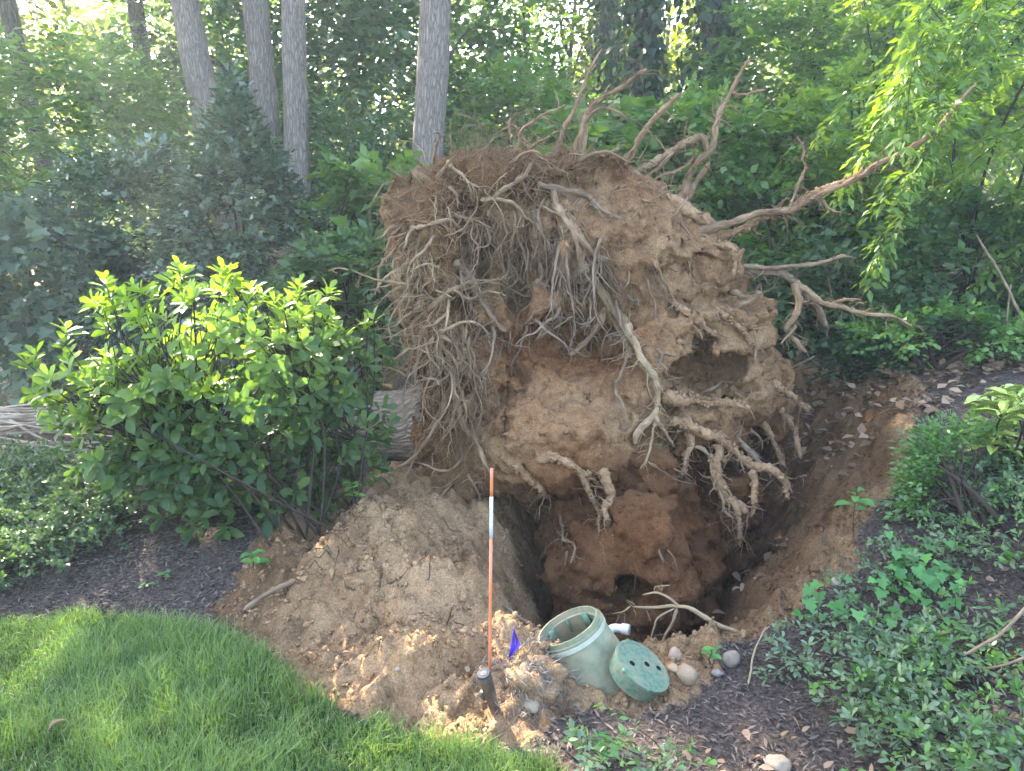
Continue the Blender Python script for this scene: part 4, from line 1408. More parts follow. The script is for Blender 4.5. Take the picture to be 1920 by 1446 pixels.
for p, d, ht in zip(tips, tdir, hi_t):
    a = norm(np.cross(d, rdir(1)[0]))
    b_ = np.cross(d, a)
    nl = rng.integers(6, 10)
    for j in range(nl):
        th = j * 2.4 + rng.normal() * .2
        o = a * math.cos(th) + b_ * math.sin(th)
        lv = j / nl                              # 0 = outer, 1 = inner, upright young leaves
        x = o * (1.05 - .65 * lv) + d * (.25 + .75 * lv) + np.array([0, 0, -.12])
        LP.append(p - d * (.05 * (1 - lv)) + o * .004)
        LX.append(x)
        LU.append(d + rng.normal(size=3) * .3)
        LS.append(rng.uniform(.055, .105) * (1.1 - .4 * lv))
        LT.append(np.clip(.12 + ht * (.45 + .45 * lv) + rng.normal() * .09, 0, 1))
LP, LX, LU, LS, LT = map(np.array, (LP, LX, LU, LS, LT))
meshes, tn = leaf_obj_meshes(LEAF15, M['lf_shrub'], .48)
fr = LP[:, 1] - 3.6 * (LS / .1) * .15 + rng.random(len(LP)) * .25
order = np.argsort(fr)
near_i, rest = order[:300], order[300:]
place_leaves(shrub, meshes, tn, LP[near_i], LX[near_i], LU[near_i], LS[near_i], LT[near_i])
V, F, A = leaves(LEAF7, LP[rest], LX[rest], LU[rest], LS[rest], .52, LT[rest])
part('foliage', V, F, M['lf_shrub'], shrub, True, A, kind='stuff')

# ------------------------------------------------------------------ low plants
def carpet(name, label, poly, nsh, hmax, k, L, leaf, mt, width=.45, kindv='stuff', droop=.1, mat2='twig', cat='ground cover', thin=-.3, tpl=LEAF7):
    p2 = sample_poly(poly, nsh)
    kp = noise3(np.column_stack([p2 * 3.2, np.zeros(len(p2))]), 77) > thin
    p = on_ground(p2[kp])
    n = len(p)
    hgt = hmax * (.45 + .55 * (noise3(np.column_stack([p[:, :2] * 2.4, np.zeros(n)]), 5) * .5 + .5))
    p[:, 2] += rng.random(n) ** .6 * hgt
    d = norm(rdir(n) * np.array([1, 1, .35]) + np.array([-.15, -.25, .35]))
    P, X, U, I = sprays(p, d, k - 2, L, leaf, 58, droop, .3)
    e_ = p + d * L - np.array([0, 0, droop]) * L
    a_ = norm(np.cross(d, rdir(n)))
    b2 = np.cross(d, a_)
    for j in range(4):                                   # a loose tuft at the shoot tip
        th = j * 1.6 + rng.random() * .8
        o_ = a_ * math.cos(th) + b2 * math.sin(th)
        P = np.vstack([P, e_])
        X = np.vstack([X, norm(o_ * .8 + d * .9 + rng.normal(size=(n, 3)) * .3)])
        U = np.vstack([U, norm(d + rng.normal(size=(n, 3)) * .12)])
        I = np.concatenate([I, np.arange(n)])
    tw = rng.random(n)
    V, F, A = leaves(tpl, P, X, U, leaf * rng.uniform(.55, 1.25, len(P)), width * 1.1, np.clip(tw[I] * .6 + rng.random(len(P)) * .4, 0, 1))
    o = obj(name, mesh_np(name, V, F, True, A), M[mt])
    tag(o, label, cat, kind=kindv)
    tb = Tubes()
    for i in rng.choice(n, min(n, 700), replace=False):
        g = np.array([p[i, 0] - d[i, 0] * .12 + rng.normal() * .03, p[i, 1] - d[i, 1] * .12, 0])
        g[2] = hz(g[0], g[1]) if i % 7 == 0 else p[i, 2] - rng.uniform(.05, .15)
        Q = np.array([g, (g + p[i]) / 2 + rng.normal(size=3) * .015, p[i] + d[i] * L * .9])
        tb.add(Q, [.0025, .002, .001], 4)
    V, F, A = tb.data()
    so = obj('stems', mesh_np('stems', V, F, True, A), M[mat2], o, kind='stuff')
    return o


COTO = [(.2, 1.5), (.16, 1.85), (.42, 2.05), (.66, 2.16), (.86, 2.25), (1.12, 2.32), (1.45, 2.55), (1.75, 2.85), (2.05, 3.2), (2.35, 3.6), (2.9, 3.7), (3.2, 2.6), (2.6, 1.3), (1.2, 1.0)]
carpet('cotoneaster', 'blue-green small-leaved ground cover spreading over the lower right bank', COTO, 3900, .17, 10, .15, .033, 'lf_coto', .42, thin=.08)
carpet('creeping_shoots', 'yellow-green young shoots mixed into the ground cover at lower right', COTO, 900, .24, 10, .15, .033, 'lf_privet', .42, thin=-.1)
carpet('cotoneaster', 'sparse ground cover shoots on the mulch at the rim of the pit', [(.95, 2.5), (1.2, 2.75), (1.55, 3.15), (2.0, 3.6), (2.4, 4.0), (2.3, 3.4), (1.6, 2.7), (1.2, 2.3)], 260, .10, 9, .13, .033, 'lf_coto', .42, thin=-.0)
carpet('ground_cover', 'pale low shrubby ground cover along the left edge above the lawn', [(-3.6, 2.95), (-2.4, 3.05), (-2.05, 3.3), (-1.95, 3.6), (-2.2, 4.0), (-2.8, 4.2), (-4, 4.3)], 5200, .27, 9, .14, .027, 'lf_low', .55, thin=-.7, tpl=LEAF4)

pr = gp(1850, 985)
bush('privet_shrub', 'airy small-leaved light green shrub on the bank at the right edge', 'shrub', 1845, 925, 3.25, 100, 95, .3, 330, 9, .14, .032, 'lf_privet', .5, .1, .2, .05, 3.5)
# spotted laurel
sl = thing('spotted_laurel', 'yellow-spotted laurel with pointed leaves at the right edge', 'shrub', at(1895, 860, 3.45))
m, nt, b, out = new_mat('spotted_leaf')
tcn = N(nt, 'ShaderNodeTexCoord')
vn = noise_node(nt, tcn.outputs['Object'], 26, 3, .7)
c = ramp(nt, vn.outputs[0], [(.44, (.11, .24, .04)), (.56, (.55, .58, .14))])
nt.links.new(c, b.inputs['Base Color'])
b.inputs['Roughness'].default_value = .35
M['spotted'] = m
mesh_s, tns = leaf_obj_meshes(LEAF15, m, .36, tones=(.5,))
P, X, U, Sz = [], [], [], []
tb = Tubes()
for i in range(13):
    p = at(rng.uniform(1850, 1950), rng.uniform(710, 830), rng.uniform(3.3, 3.7))
    limb(tb, np.array(sl.location) + np.array([0, 0, -.1]), p, .008, .004)
    for j in range(8):
        th = j * 2.4 + rng.random()
        o_ = np.array([math.cos(th), math.sin(th), rng.uniform(-.1, .5)])
        P.append(p - np.array([0, 0, .02 * j * .3]))
        X.append(o_)
        U.append(np.array([0, 0, 1.]) + rng.normal(size=3) * .2)
        Sz.append(rng.uniform(.11, .16))
place_leaves(sl, mesh_s, tns, np.array(P), np.array(X), np.array(U), Sz, np.full(len(P), .5))
tb.part('stems', M['twig'], sl, kind='stuff')

# ivy patch on the bank: each leaf a piece
iv = thing('ivy_patch', 'patch of light green lobed ivy among the ground cover on the bank', 'ivy', gp(1700, 1110))
mi, ti = leaf_obj_meshes(LEAFLOBE, M['lf_ivy_new'], .95, tones=(.2, .5, .9))
P, X, U, Sz, Tn = [], [], [], [], []
tb = Tubes()
for i in range(90):
    px, py = (rng.uniform(1640, 1790), rng.uniform(1070, 1195)) if i < 70 else (rng.uniform(1490, 1660), rng.uniform(1130, 1200))
    g = gp(px, py)
    p = g + np.array([0, 0, rng.uniform(.04, .2)])
    tb.add(np.array([g, (g + p) / 2 + rng.normal(size=3) * .01, p]), [.0018, .0015, .001], 4)
    P.append(p)
    X.append(np.array([rng.normal() * .6, -.7, -.25 + rng.normal() * .2]))
    U.append(np.array([0, -.35, 1]) + rng.normal(size=3) * .25)
    Sz.append(rng.uniform(.035, .068))
    Tn.append(rng.random())
place_leaves(iv, mi, ti, np.array(P), np.array(X), np.array(U), Sz, Tn)
tb.part('stems', M['twig'], iv, kind='stuff')


def seedling(label, px, py, hh, nl, sz, mt='lf_mid', width=.5, lean=(0, 0)):
    g = gp(px, py)
    root = thing('seedling', label, 'seedling', g)
    tb = Tubes()
    top = g + np.array([lean[0], lean[1], hh])
    Q = catmull([g - np.array([0, 0, .02]), (g + top) / 2 + rng.normal(size=3) * .01, top], .02)
    tb.add(Q, np.linspace(.003, .0015, len(Q)), 5)
    tb.part('stem', M['twig'], root)
    me, tt = leaf_obj_meshes(LEAF15, M[mt], width, tones=(.4, .8))
    P, X, U = [], [], []
    for j in range(nl):
        th = j * 2.6 + rng.random() * .4
        P.append(Q[int(len(Q) * (.55 + .44 * j / nl))])
        X.append([math.cos(th), math.sin(th) * .8, .05])
        U.append(np.array([0, -.3, 1]) + rng.normal(size=3) * .15)
    place_leaves(root, me, tt, np.array(P), np.array(X), np.array(U), np.full(nl, sz) * rng.uniform(.8, 1.1, nl), rng.random(nl))


seedling('young seedling with a few broad leaves on the rim of the pit', 1600, 1010, .25, 6, .085, 'lf_ivy_new')
seedling('small bright seedling on the mulch below the broken root', 1500, 1175, .05, 5, .05, 'lf_ivy_new')
seedling('tiny green weed on the dark mulch left of the dirt mound', 270, 1110, .03, 5, .03, 'lf_ivy_new')
seedling('tiny weed beside the shrub on the dark mulch', 310, 1090, .04, 6, .035, 'lf_ivy_new')
seedling('small weed at the tip of the lawn by the bare mulch', 1140, 1440, .07, 8, .05, 'lf_ivy_new', .35)
seedling('leafy sprig of green in the pit edge beside the grey stones', 1340, 1250, .06, 7, .045, 'lf_ivy_new', .4)
seedling('low sprig hanging under the shrub over the mulch', 475, 1080, .10, 6, .07, 'lf_ivy_new', .5)
seedling('bright yellow-green sprig at the foot of the shrub near the trunk', 660, 950, .12, 8, .06, 'lf_bright', .45)
seedling('grass-like weed tuft on the mulch right of the lawn tip', 1105, 1425, .08, 8, .09, 'lf_ivy_new', .12)

# ------------------------------------------------------------------ lawn
lp2 = np.array(LAWN)
vis = sample_poly([(p[0], p[1]) for p in LAWN[:13]] + [(.3, 1.6), (-.3, 1.5), (-2.2, 1.6), (-2.75, 2.95)], 64000)
vis = vis[poly_sdf(vis, LAWN) + .05 * np.abs(fbm(np.column_stack([vis * 9, np.zeros(len(vis))]), 2, 14)) + .03 * rng.random(len(vis)) < .02]
edge = rng.random(len(vis))
p = on_ground(vis + rng.normal(size=vis.shape) * .008)
n = len(p)
tuft = noise3(np.column_stack([p[:, :2] * 7, np.zeros(n)]), 3)
comb = np.column_stack([noise3(np.column_stack([p[:, :2] * 2.5, np.zeros(n)]), 8), noise3(np.column_stack([p[:, :2] * 2.5, np.zeros(n) + 5]), 9), np.zeros(n)])
ln = (.042 + .022 * tuft) * rng.uniform(.35, 1.7, n) + .010
az = rng.random(n) * 2 * math.pi
d = np.stack([np.cos(az), np.sin(az), 0 * az], 1) * rng.uniform(.1, 1.3, n)[:, None] + comb * .25
sd = norm(np.stack([-d[:, 1], d[:, 0], 0 * az], 1)) * (.0010 + .0011 * rng.random(n))[:, None]
mid = p + (d * .28 + np.array([0, 0, .85])) * (ln * .55)[:, None]
tip = p + (d * .85 + np.array([0, 0, .95])) * ln[:, None] * rng.uniform(.7, 1, n)[:, None]
V = np.stack([p - sd, p + sd, mid - sd * .85, mid + sd * .85, tip - sd * .12, tip + sd * .12], 1).reshape(-1, 3)
b6 = (np.arange(n) * 6)[:, None]
F = np.vstack([b6 + np.array([[0, 1, 3, 2]]), b6 + np.array([[2, 3, 5, 4]])])
tn_ = np.clip(.42 + .25 * tuft + rng.normal(size=n) * .28, 0, 1)
tag(obj('lawn_grass', mesh_np('lawn_grass', V, F, True, {'tone': np.repeat(tn_, 6)}), M['grass']), 'mown green lawn grass in the lower left corner', 'grass', kind='stuff')

kd = rng.choice(n, 5200, replace=False)
V, F, A = leaves(LEAF4, p[kd] + np.array([0, 0, .018]) + rng.normal(size=(5200, 3)) * .008, rdir(5200) * np.array([1, 1, .5]), np.array([0, 0, 1.]) + rdir(5200) * .5, rng.uniform(.02, .06, 5200), .05)
tag(obj('grass_thatch', mesh_np('grass_thatch', V, F, False, A), M['thatch']), 'dry straw-coloured clippings among the lawn blades', 'grass', kind='stuff')

# ------------------------------------------------------------------ mulch chips, crumbs and litter
def flakes(poly, n, size, width, mt, name, label, cat, thick=.0, tpl=LEAF4, avoid=None, lift=.004, tilt=.35):
    p2 = sample_poly(poly, n)
    if avoid is not None:
        p2 = p2[avoid(p2)]
    p = on_ground(p2)
    n = len(p)
    p[:, 2] += lift + rng.random(n) * lift
    az = rng.random(n) * 2 * math.pi
    X = np.stack([np.cos(az), np.sin(az), rng.normal(size=n) * tilt], 1)
    U = np.array([0, 0, 1.]) + rng.normal(size=(n, 3)) * tilt
    V, F, A = leaves(tpl, p, X, U, rng.uniform(*size, n), width)
    return tag(obj(name, mesh_np(name, V, F, False, A), M[mt]), label, cat, kind='stuff')


not_dirt = lambda q: (poly_sdf(q, DIRT) + .06 * fbm(np.column_stack([q * 3.1, np.zeros(len(q))]), 3, 3) > -.0) & (poly_sdf(q, LAWN) > .0)
flakes([(-3.2, 2.9), (-.9, 2.6), (-.7, 3.4), (-1.1, 4.4), (-3.2, 4.6)], 15000, (.012, .04), .22, 'chip', 'mulch', 'dark shredded bark mulch in the bed left of the mound', 'mulch', avoid=not_dirt)
flakes([(-.1, 1.5), (-.1, 2.3), (.6, 2.5), (1.0, 3.0), (1.6, 3.6), (2.4, 4.3), (3, 4.3), (3, 1.5)], 17000, (.012, .042), .22, 'chip', 'mulch', 'dark shredded bark mulch on the right bank', 'mulch', avoid=not_dirt)
flakes([(0, 2.2), (.28, 2.35), (.15, 2.62), (-.08, 2.6), (-.16, 2.36)], 1500, (.015, .05), .07, 'straw', 'straw', 'grey straw and shredded mulch heap beside the valve box', 'straw', lift=.012, tilt=.7)
flakes(COTO, 800, (.02, .05), .6, 'dead_leaf', 'leaf_litter', 'dead leaves caught in the ground cover on the lower right bank', 'leaf litter', tpl=LEAF7, lift=.02, tilt=.5)
flakes([(.9, 5.2), (1.7, 5.2), (2.0, 4.6), (1.9, 4.2), (2.6, 4.2), (4.2, 5), (4.2, 7), (1.5, 7)], 3400, (.04, .10), .6, 'dead_leaf', 'leaf_litter', 'brown dead leaf litter on the slope right of the plate', 'leaf litter', tpl=LEAF5, lift=.012, tilt=.4)
flakes([(1.0, 3.6), (1.3, 3.5), (1.7, 4.2), (1.5, 4.4)], 16, (.06, .09), .5, 'dead_leaf', 'dead_leaves', 'cluster of pale dead leaves on the dirt slope inside the pit', 'dead leaves', tpl=LEAF15, lift=.02, tilt=.35)

p2 = sample_poly(DIRT, 21000)
kp = noise3(np.column_stack([p2 * 5, np.zeros(len(p2))]), 19) > -.35
p = on_ground(p2[kp])
sz = .0028 + .011 * rng.random(len(p)) ** 2.2
sz = sz * np.where(rng.random(len(p)) < .03, 2.2, 1)
wet_ = (poly_sdf(p[:, :2], PIT) < .15) & (p[:, 0] + .5 * p[:, 1] > 2.2)
V, F = lumps(p[wet_], sz[wet_], True)
tag(obj('dirt_crumbs', mesh_np('dirt_crumbs', V, F, False), M['clod_wet']), 'dark moist crumbs on the dirt slope inside the pit', 'dirt', kind='stuff')
p, sz = p[~wet_], sz[~wet_]
V, F = lumps(p + np.array([0, 0, .002]), sz, True)
tag(obj('dirt_crumbs', mesh_np('dirt_crumbs', V, F, False), M['clod']), 'loose crumbs and clods scattered over the tan dirt', 'dirt', kind='stuff')

p = on_ground(sample_poly([(-1.15, 3.1), (-.5, 2.35), (.1, 2.25), (.75, 2.5), (1.0, 2.8), (.2, 2.85), (-.2, 3.2), (-.3, 3.9), (-.9, 4.2)], 260))
V, F = lumps(p, .010 + .022 * rng.random(len(p)) ** 2.5)
tag(obj('dirt_clods', mesh_np('dirt_clods', V, F, False), M['clod']), 'broken clods of tan soil lying on the mound and along the pit rim', 'dirt', kind='stuff')

tb = Tubes()
for i in range(70):
    q = sample_poly([(-1.2, 3.0), (-.6, 2.5), (-.1, 2.6), (-.25, 3.3), (-.4, 4.1), (-.95, 4.1)] if i > 50 else [(-1.05, 3.0), (-.8, 3.0), (-.7, 3.9), (-.95, 3.9)], 1)[0]
    Pq = [q]
    a = rng.random() * 6.28
    for j in range(7):
        a += rng.normal() * .35
        Pq.append(Pq[-1] + np.array([math.cos(a), math.sin(a)]) * rng.uniform(.012, .03))
    Pq = on_ground(np.array(Pq))
    Pq[:, 2] += .004 + rng.random(len(Pq)) * .012
    tb.add(Pq, np.linspace(rng.uniform(.0012, .0032), .0008, len(Pq)), 4)
V, F, A = tb.data()
tag(obj('root_scraps', mesh_np('root_scraps', V, F, True, A), M['twig']), 'thin dark root scraps strewn over the dirt mound', 'roots', kind='stuff')

# the mulch-covered clod beside the valve box
cg = gp(1000, 1312)
cl = thing('mulch_clod', 'clod of grey straw and shredded mulch between sprinkler and valve box', 'clod', cg)
th, ph = np.meshgrid(np.linspace(0, 2 * math.pi, 40, endpoint=False), np.linspace(0, math.pi, 22), indexing='ij')
Dc = np.stack([np.cos(th) * np.sin(ph), np.sin(th) * np.sin(ph), np.cos(ph)], -1).reshape(-1, 3)
Vc = Dc * (1 + .35 * fbm(Dc * 1.8, 4, 44))[:, None] * np.array([.105, .085, .085]) + cg + np.array([0, .03, .025])
Fc = np.array([[i * 22 + j, i * 22 + j + 1, ((i + 1) % 40) * 22 + j + 1, ((i + 1) % 40) * 22 + j] for i in range(40) for j in range(21)])
part('soil_lump', Vc, Fc, M['clod'], cl)
k = rng.choice(np.where(Dc[:, 2] > -.1)[0], 1100)
V, F, A = leaves(LEAF4, Vc[k] + Dc[k] * .004, rdir(1100) + np.array([.4, 0, -.3]), Dc[k] + rdir(1100) * .4, rng.uniform(.015, .05, 1100), .08)
part('straw_bits', V, F, M['straw'], cl, False, A, kind='stuff')

# ------------------------------------------------------------------ stones
def stone(label, px, py, wpx, col, flatn=.75, seed=0, sink=.3):
    g = gp(px, py)
    r = wpx * pxm(np.linalg.norm(g - np.array([0, 0, CAMZ]))) / 2
    th, ph = np.meshgrid(np.linspace(0, 2 * math.pi, 24, endpoint=False), np.linspace(0, math.pi, 14), indexing='ij')
    Dn_ = np.stack([np.cos(th) * np.sin(ph), np.sin(th) * np.sin(ph), np.cos(ph)], -1).reshape(-1, 3)
    rr = 1 + .2 * fbm(Dn_ * 1.3 + seed, 3, seed) + .10 * facets(Dn_ + seed * .7, 1.6, 60 + seed) * .6
    Vv = Dn_ * rr[:, None] * np.array([1, .8, flatn]) * r
    f = []
    for i in range(24):
        for j in range(13):
            f.append([i * 14 + j, i * 14 + j + 1, ((i + 1) % 24) * 14 + j + 1, ((i + 1) % 24) * 14 + j])
    o = obj('stone', mesh_np('stone', Vv, np.array(f), True), plain('stone_%d' % seed, col, .85, .2, .25, 30, (.27, .19, .12), .5), loc=g + np.array([0, 0, r * flatn * (1 - sink * 1.6)]))
    o.rotation_euler = (0, 0, seed * 1.1)
    return tag(o, label, 'stone', 'stones on the dirt')


stone('smooth pale oval stone in front of the straw heap', 998, 1338, 34, (.33, .27, .19), .7, 1)
stone('round brown stone right of the green lid', 1288, 1282, 40, (.29, .21, .14), .8, 2)
stone('small grey stone farther right of the green lid', 1345, 1266, 20, (.2, .18, .165), .7, 3)
stone('brown stone half sunk behind the green lid at the pit edge', 1264, 1238, 28, (.28, .20, .15), .9, 4)
stone('tan stone wedged beside the lid', 1262, 1265, 22, (.36, .25, .16), .6, 5)
stone('small pale pebble on the dirt mound foot', 745, 1260, 10, (.36, .3, .24), .6, 6)
stone('small white stone among plants on the right bank', 1567, 1098, 18, (.38, .33, .27), .9, 7, .3)
stone('flat pale stone at the bottom edge under the ground cover', 1460, 1440, 40, (.27, .22, .17), .5, 8)
stone('sunken dark stone right of the lid near the green sprig', 1370, 1246, 32, (.22, .17, .14), .8, 9)

# ------------------------------------------------------------------ valve box, lid, pipe, sprinkler, stake, flag
def lathe(prof, sides=40):
    prof = np.array(prof, float)
    th = np.linspace(0, 2 * math.pi, sides, endpoint=False)
    V = np.stack([prof[:, 0][:, None] * np.cos(th), prof[:, 0][:, None] * np.sin(th), np.repeat(prof[:, 1][:, None], sides, 1)], -1).reshape(-1, 3)
    i = np.arange(len(prof) - 1)[:, None] * sides
    j = np.arange(sides)[None]
    F = np.stack([i + j, i + (j + 1) % sides, i + sides + (j + 1) % sides, i + sides + j], -1).reshape(-1, 4)
    return V, F


def boxm(cx, cy_, cz, sx, sy, sz):
    V = np.array([[x, y, z] for x in (-1, 1) for y in (-1, 1) for z in (-1, 1)]) * np.array([sx, sy, sz]) / 2 + np.array([cx, cy_, cz])
    F = np.array([[0, 1, 3, 2], [4, 6, 7, 5], [0, 4, 5, 1], [2, 3, 7, 6], [0, 2, 6, 4], [1, 5, 7, 3]])
    return V, F


def join(parts):
    V, F, n = [], [], 0
    for v, f in parts:
        V.append(v)
        F.append(np.asarray(f) + n)
        n += len(v)
    return np.vstack(V), np.vstack(F)


def local(name, vf, mat, root, smooth=True, kind=None):
    o = obj(name, mesh_np(name, vf[0], vf[1], smooth), mat, root, kind)
    if smooth:
        o.data.set_sharp_from_angle(angle=R(35))
    return o


green = plain('green_plastic', (.205, .225, .14), .65, .25, .25, 14, (.33, .26, .165), .4)
green_in = plain('green_plastic_inside', (.10, .19, .13), .6, .3, .15, 14)
lidm = plain('green_lid_plastic', (.095, .185, .125), .65, .3, .3, 60, (.22, .205, .13), .9)
band = plain('worn_band', (.38, .38, .29), .6, .3, .15, 30)
vb = at(1112, 1266, 2.62)
vbox = thing('valve_box', 'round green irrigation valve box, tilted and open, half dug out of the dirt', 'valve box', vb)
ax = norm(np.array([-.117, .012, .233]))
vbox.rotation_euler = Vector(ax).to_track_quat('Z', 'Y').to_euler()
HB, RB, RT = .225, .165, .122
wall = [(RB - .012, -.05), (RB + .012, -.05), (RB + .012, -.035), (RB, -.03), (RT + .012, HB * .80), (RT + .014, HB * .80), (RT + .016, HB * .92), (RT + .004, HB * .925), (RT + .004, HB), (RT - .003, HB), (RT - .005, HB - .022), (RT - .012, HB - .026), (RB - .012, -.05)]
local('body', lathe(wall, 56), green, vbox)
local('worn_rim_band', lathe([(RT + .0155, HB * .80), (RT + .0185, HB * .805), (RT + .0178, HB * .875), (RT + .0145, HB * .88)], 56), band, vbox)
for i in range(8):
    th = i * math.pi / 4 + .2
    v, f = boxm(RT - .016, 0, HB - .05, .012, .03 if i % 2 else .008, .055)
    c_, s_ = math.cos(th), math.sin(th)
    v = v @ np.array([[c_, s_, 0], [-s_, c_, 0], [0, 0, 1]])
    local('inner_rib', (v, f), green_in, vbox, False)
v, f = lathe([(RB - .02, 0.0), (.0005, .004)], 40)
local('soil_fill', (v, f), M['clod'], vbox)
# crumpled plastic sleeve at the foot
v, f = lathe([(RB + .004, .01), (RB + .010, -.02), (RB + .018, -.05), (RB + .012, -.075)], 60)
v = v + .008 * fbm(v * 40, 2, 3)[:, None] * norm(v * np.array([1, 1, 0]))
keep = [q for q in f if math.atan2(v[q[0]][1], v[q[0]][0]) < -.9 and math.atan2(v[q[0]][1], v[q[0]][0]) > -2.3]
local('crumpled_sleeve', (v, np.array(keep)), plain('grey_film', (.36, .34, .31), .25, .6, .25, 30, (.33, .25, .17)), vbox)

LIDP = at(1203, 1250, 2.46)
lid = thing('access_cover', 'round green textured valve box lid leaning on the dirt', 'cover', LIDP)
lid.rotation_euler = Vector(norm(np.array([.487, -.216, .844]))).to_track_quat('Z', 'Y').to_euler()
RL = .112
v, f = lathe([(.0005, .004), (RL * .88, .004), (RL * .9, .008), (RL, .008), (RL, -.002), (RL - .004, -.008), (RL - .012, -.062), (RL - .016, -.062), (RL - .010, -.006), (.0005, -.004)], 56)
local('disc', (v, f), lidm, lid)
hole = plain('hole_black', (.01, .012, .01), .9, .1)
for (hx, hy, hr) in [(-.03, .035, .011), (.028, -.012, .011), (.058, -.055, .010)]:
    v, f = lathe([(.0005, .0062), (hr * .9, .0062), (hr, .0056), (hr * 1.02, .0045)], 16)
    local('bolt_hole', (v + np.array([hx, hy, 0]), f), hole, lid)
for th in (.9, 2.7, -1.2, -2.6):
    v, f = boxm(RL - .003, 0, .0035, .010, .018, .012)
    c_, s_ = math.cos(th), math.sin(th)
    local('edge_notch', (v @ np.array([[c_, s_, 0], [-s_, c_, 0], [0, 0, 1]]), f), green_in, lid, False)

pvc = plain('white_pipe', (.74, .76, .78), .35, .5, .1, 20, (.45, .38, .3))
pp = at(1140, 1190, 2.78)
pipe = thing('pipe', 'short white plastic pipe elbow poking out behind the valve box', 'pipe', pp)
pts = [at(1142, 1205, 2.72), at(1140, 1188, 2.78), at(1150, 1178, 2.80), at(1174, 1180, 2.78)]
Q = catmull(pts, .008)
Tubes().add(Q, np.full(len(Q), .017), 16, cap=False).part('tube', pvc, pipe)
ax_ = norm(Q[-1] - Q[-4])
Qe = np.array([Q[-1] - ax_ * .02, Q[-1] - ax_ * .018, Q[-1] + ax_ * .012, Q[-1] + ax_ * .012, Q[-1] - ax_ * .015])
Tubes().add(Qe, [.0165, .0215, .0215, .017, .0165], 18, cap=False).part('socket', pvc, pipe)
Tubes().add(np.array([Q[6], Q[6] + (Q[7] - Q[6]) * .9]), [.0195, .0195], 16, cap=False).part('clamp', plain('black_band', (.03, .03, .03), .5), pipe)
pf_ = at(1083, 1300, 2.48)
pfr = obj('pipe_piece', mesh_np('pipe_piece', *(lambda t: (t.data()[0] - pf_, t.data()[1]))(Tubes().add(catmull([pf_ + [-.012, 0, -.02], pf_ + [0, 0, 0], pf_ + [.016, 0, .02]], .006), [.011] * len(catmull([pf_ + [-.012, 0, -.02], pf_ + [0, 0, 0], pf_ + [.016, 0, .02]], .006)), 12))), pvc, loc=pf_)
tag(pfr, 'bit of white pipe sticking from the dirt below the valve box', 'pipe')

# pop-up sprinkler
spb = gp(928, 1338)
spt = at(905, 1268, spb[1] - .05)
sp = thing('sprinkler', 'black pop-up sprinkler body standing askew out of the dirt', 'sprinkler', spb)
axs = norm(spt - (spb - np.array([0, 0, .02])))
sp.rotation_euler = Vector(axs).to_track_quat('Z', 'Y').to_euler()
LS_ = float(np.linalg.norm(spt - spb))
blk = plain('black_plastic', (.022, .024, .026), .45, .4, .3, 30, (.14, .11, .085))
local('body', lathe([(.0005, -.05), (.017, -.05), (.017, LS_ * .3), (.0185, LS_ * .32), (.0185, LS_ * .36), (.0205, LS_ * .4), (.0215, LS_ * .80), (.0235, LS_ * .82), (.0235, LS_ * .97), (.022, LS_)], 30), blk, sp)
local('cap', lathe([(.022, LS_), (.024, LS_ + .001), (.024, LS_ + .006), (.0215, LS_ + .009), (.0005, LS_ + .009)], 30), plain('grey_cap', (.035, .04, .05), .7, .2), sp)
local('nozzle_ring', lathe([(.0005, LS_ + .0102), (.0045, LS_ + .0105), (.006, LS_ + .0092), (.009, LS_ + .0092), (.011, LS_ + .0105), (.0125, LS_ + .0092)], 24), plain('ring_grey', (.13, .12, .115), .7, .2), sp)
v, f = boxm(-.018, -.012, LS_ * .45, .02, .018, .03)
local('side_lug', (v, f), blk, sp, False)

# marker stake
g0 = gp(918, 1262)
g0[2] -= .05
tp = at(922, 878, g0[1])
stk = thing('marker_stake', 'thin orange fibreglass marker stake with a silver band, upright before the pit', 'stake', g0)
dv = tp - g0
OR = plain('orange_stake', (.62, .16, .06), .4, .5, .1, 40, (.42, .2, .12))
SV = plain('silver_band', (.55, .57, .58), .35, .6, .08, 60)
for a0, a1, mt, nm in [(0, .69, OR, 'shaft'), (.69, .875, SV, 'reflective_band'), (.875, 1, OR, 'tip')]:
    P = np.array([g0 + dv * (a0 + (a1 - a0) * t) for t in (0, .002, .3, .6, .998, 1)])
    rr = np.full(6, .0056 if mt is OR else .0061)
    Tubes().add(P, rr, 12, cap=True).part(nm, mt, stk)

# purple flag on a wire
fg = gp(968, 1236)
flag = thing('marking_flag', 'small purple marking flag crumpled on a thin wire beside the stake', 'flag', fg)
ft = at(963, 1175, fg[1])
fl = at(953, 1238, fg[1] - .02)
fr_ = at(976, 1208, fg[1] + .01)
Tubes().add(np.array([fg - [0, 0, .03], (fg + ft) / 2 + [.002, 0, 0], ft + [0, 0, .004]]), [.0012] * 3, 6).part('wire', plain('wire', (.3, .3, .3), .4), flag)
n = 12
Vf = []
for i in range(n):
    for j in range(n):
        u, v_ = i / (n - 1), j / (n - 1)
        L_ = ft + (fl - ft) * v_
        Rr = ft + (fr_ - ft) * min(1, v_ * 1.7) if v_ < .59 else fr_ + (fl - fr_) * (v_ - .59) / .41
        q = L_ + (Rr - L_) * u
        q = q + np.array([0, -1, .2]) * (.010 * math.sin(u * 7 + v_ * 3) + .006 * math.sin(v_ * 11))
        Vf.append(q)
Ff = [[i * n + j, (i + 1) * n + j, (i + 1) * n + j + 1, i * n + j + 1] for i in range(n - 1) for j in range(n - 1)]
ob = part('cloth', Vf, Ff, plain('purple_film', (.11, .05, .42), .4, .4, .1, 20), flag)
ob.modifiers.new('thick', 'SOLIDIFY').thickness = .0006

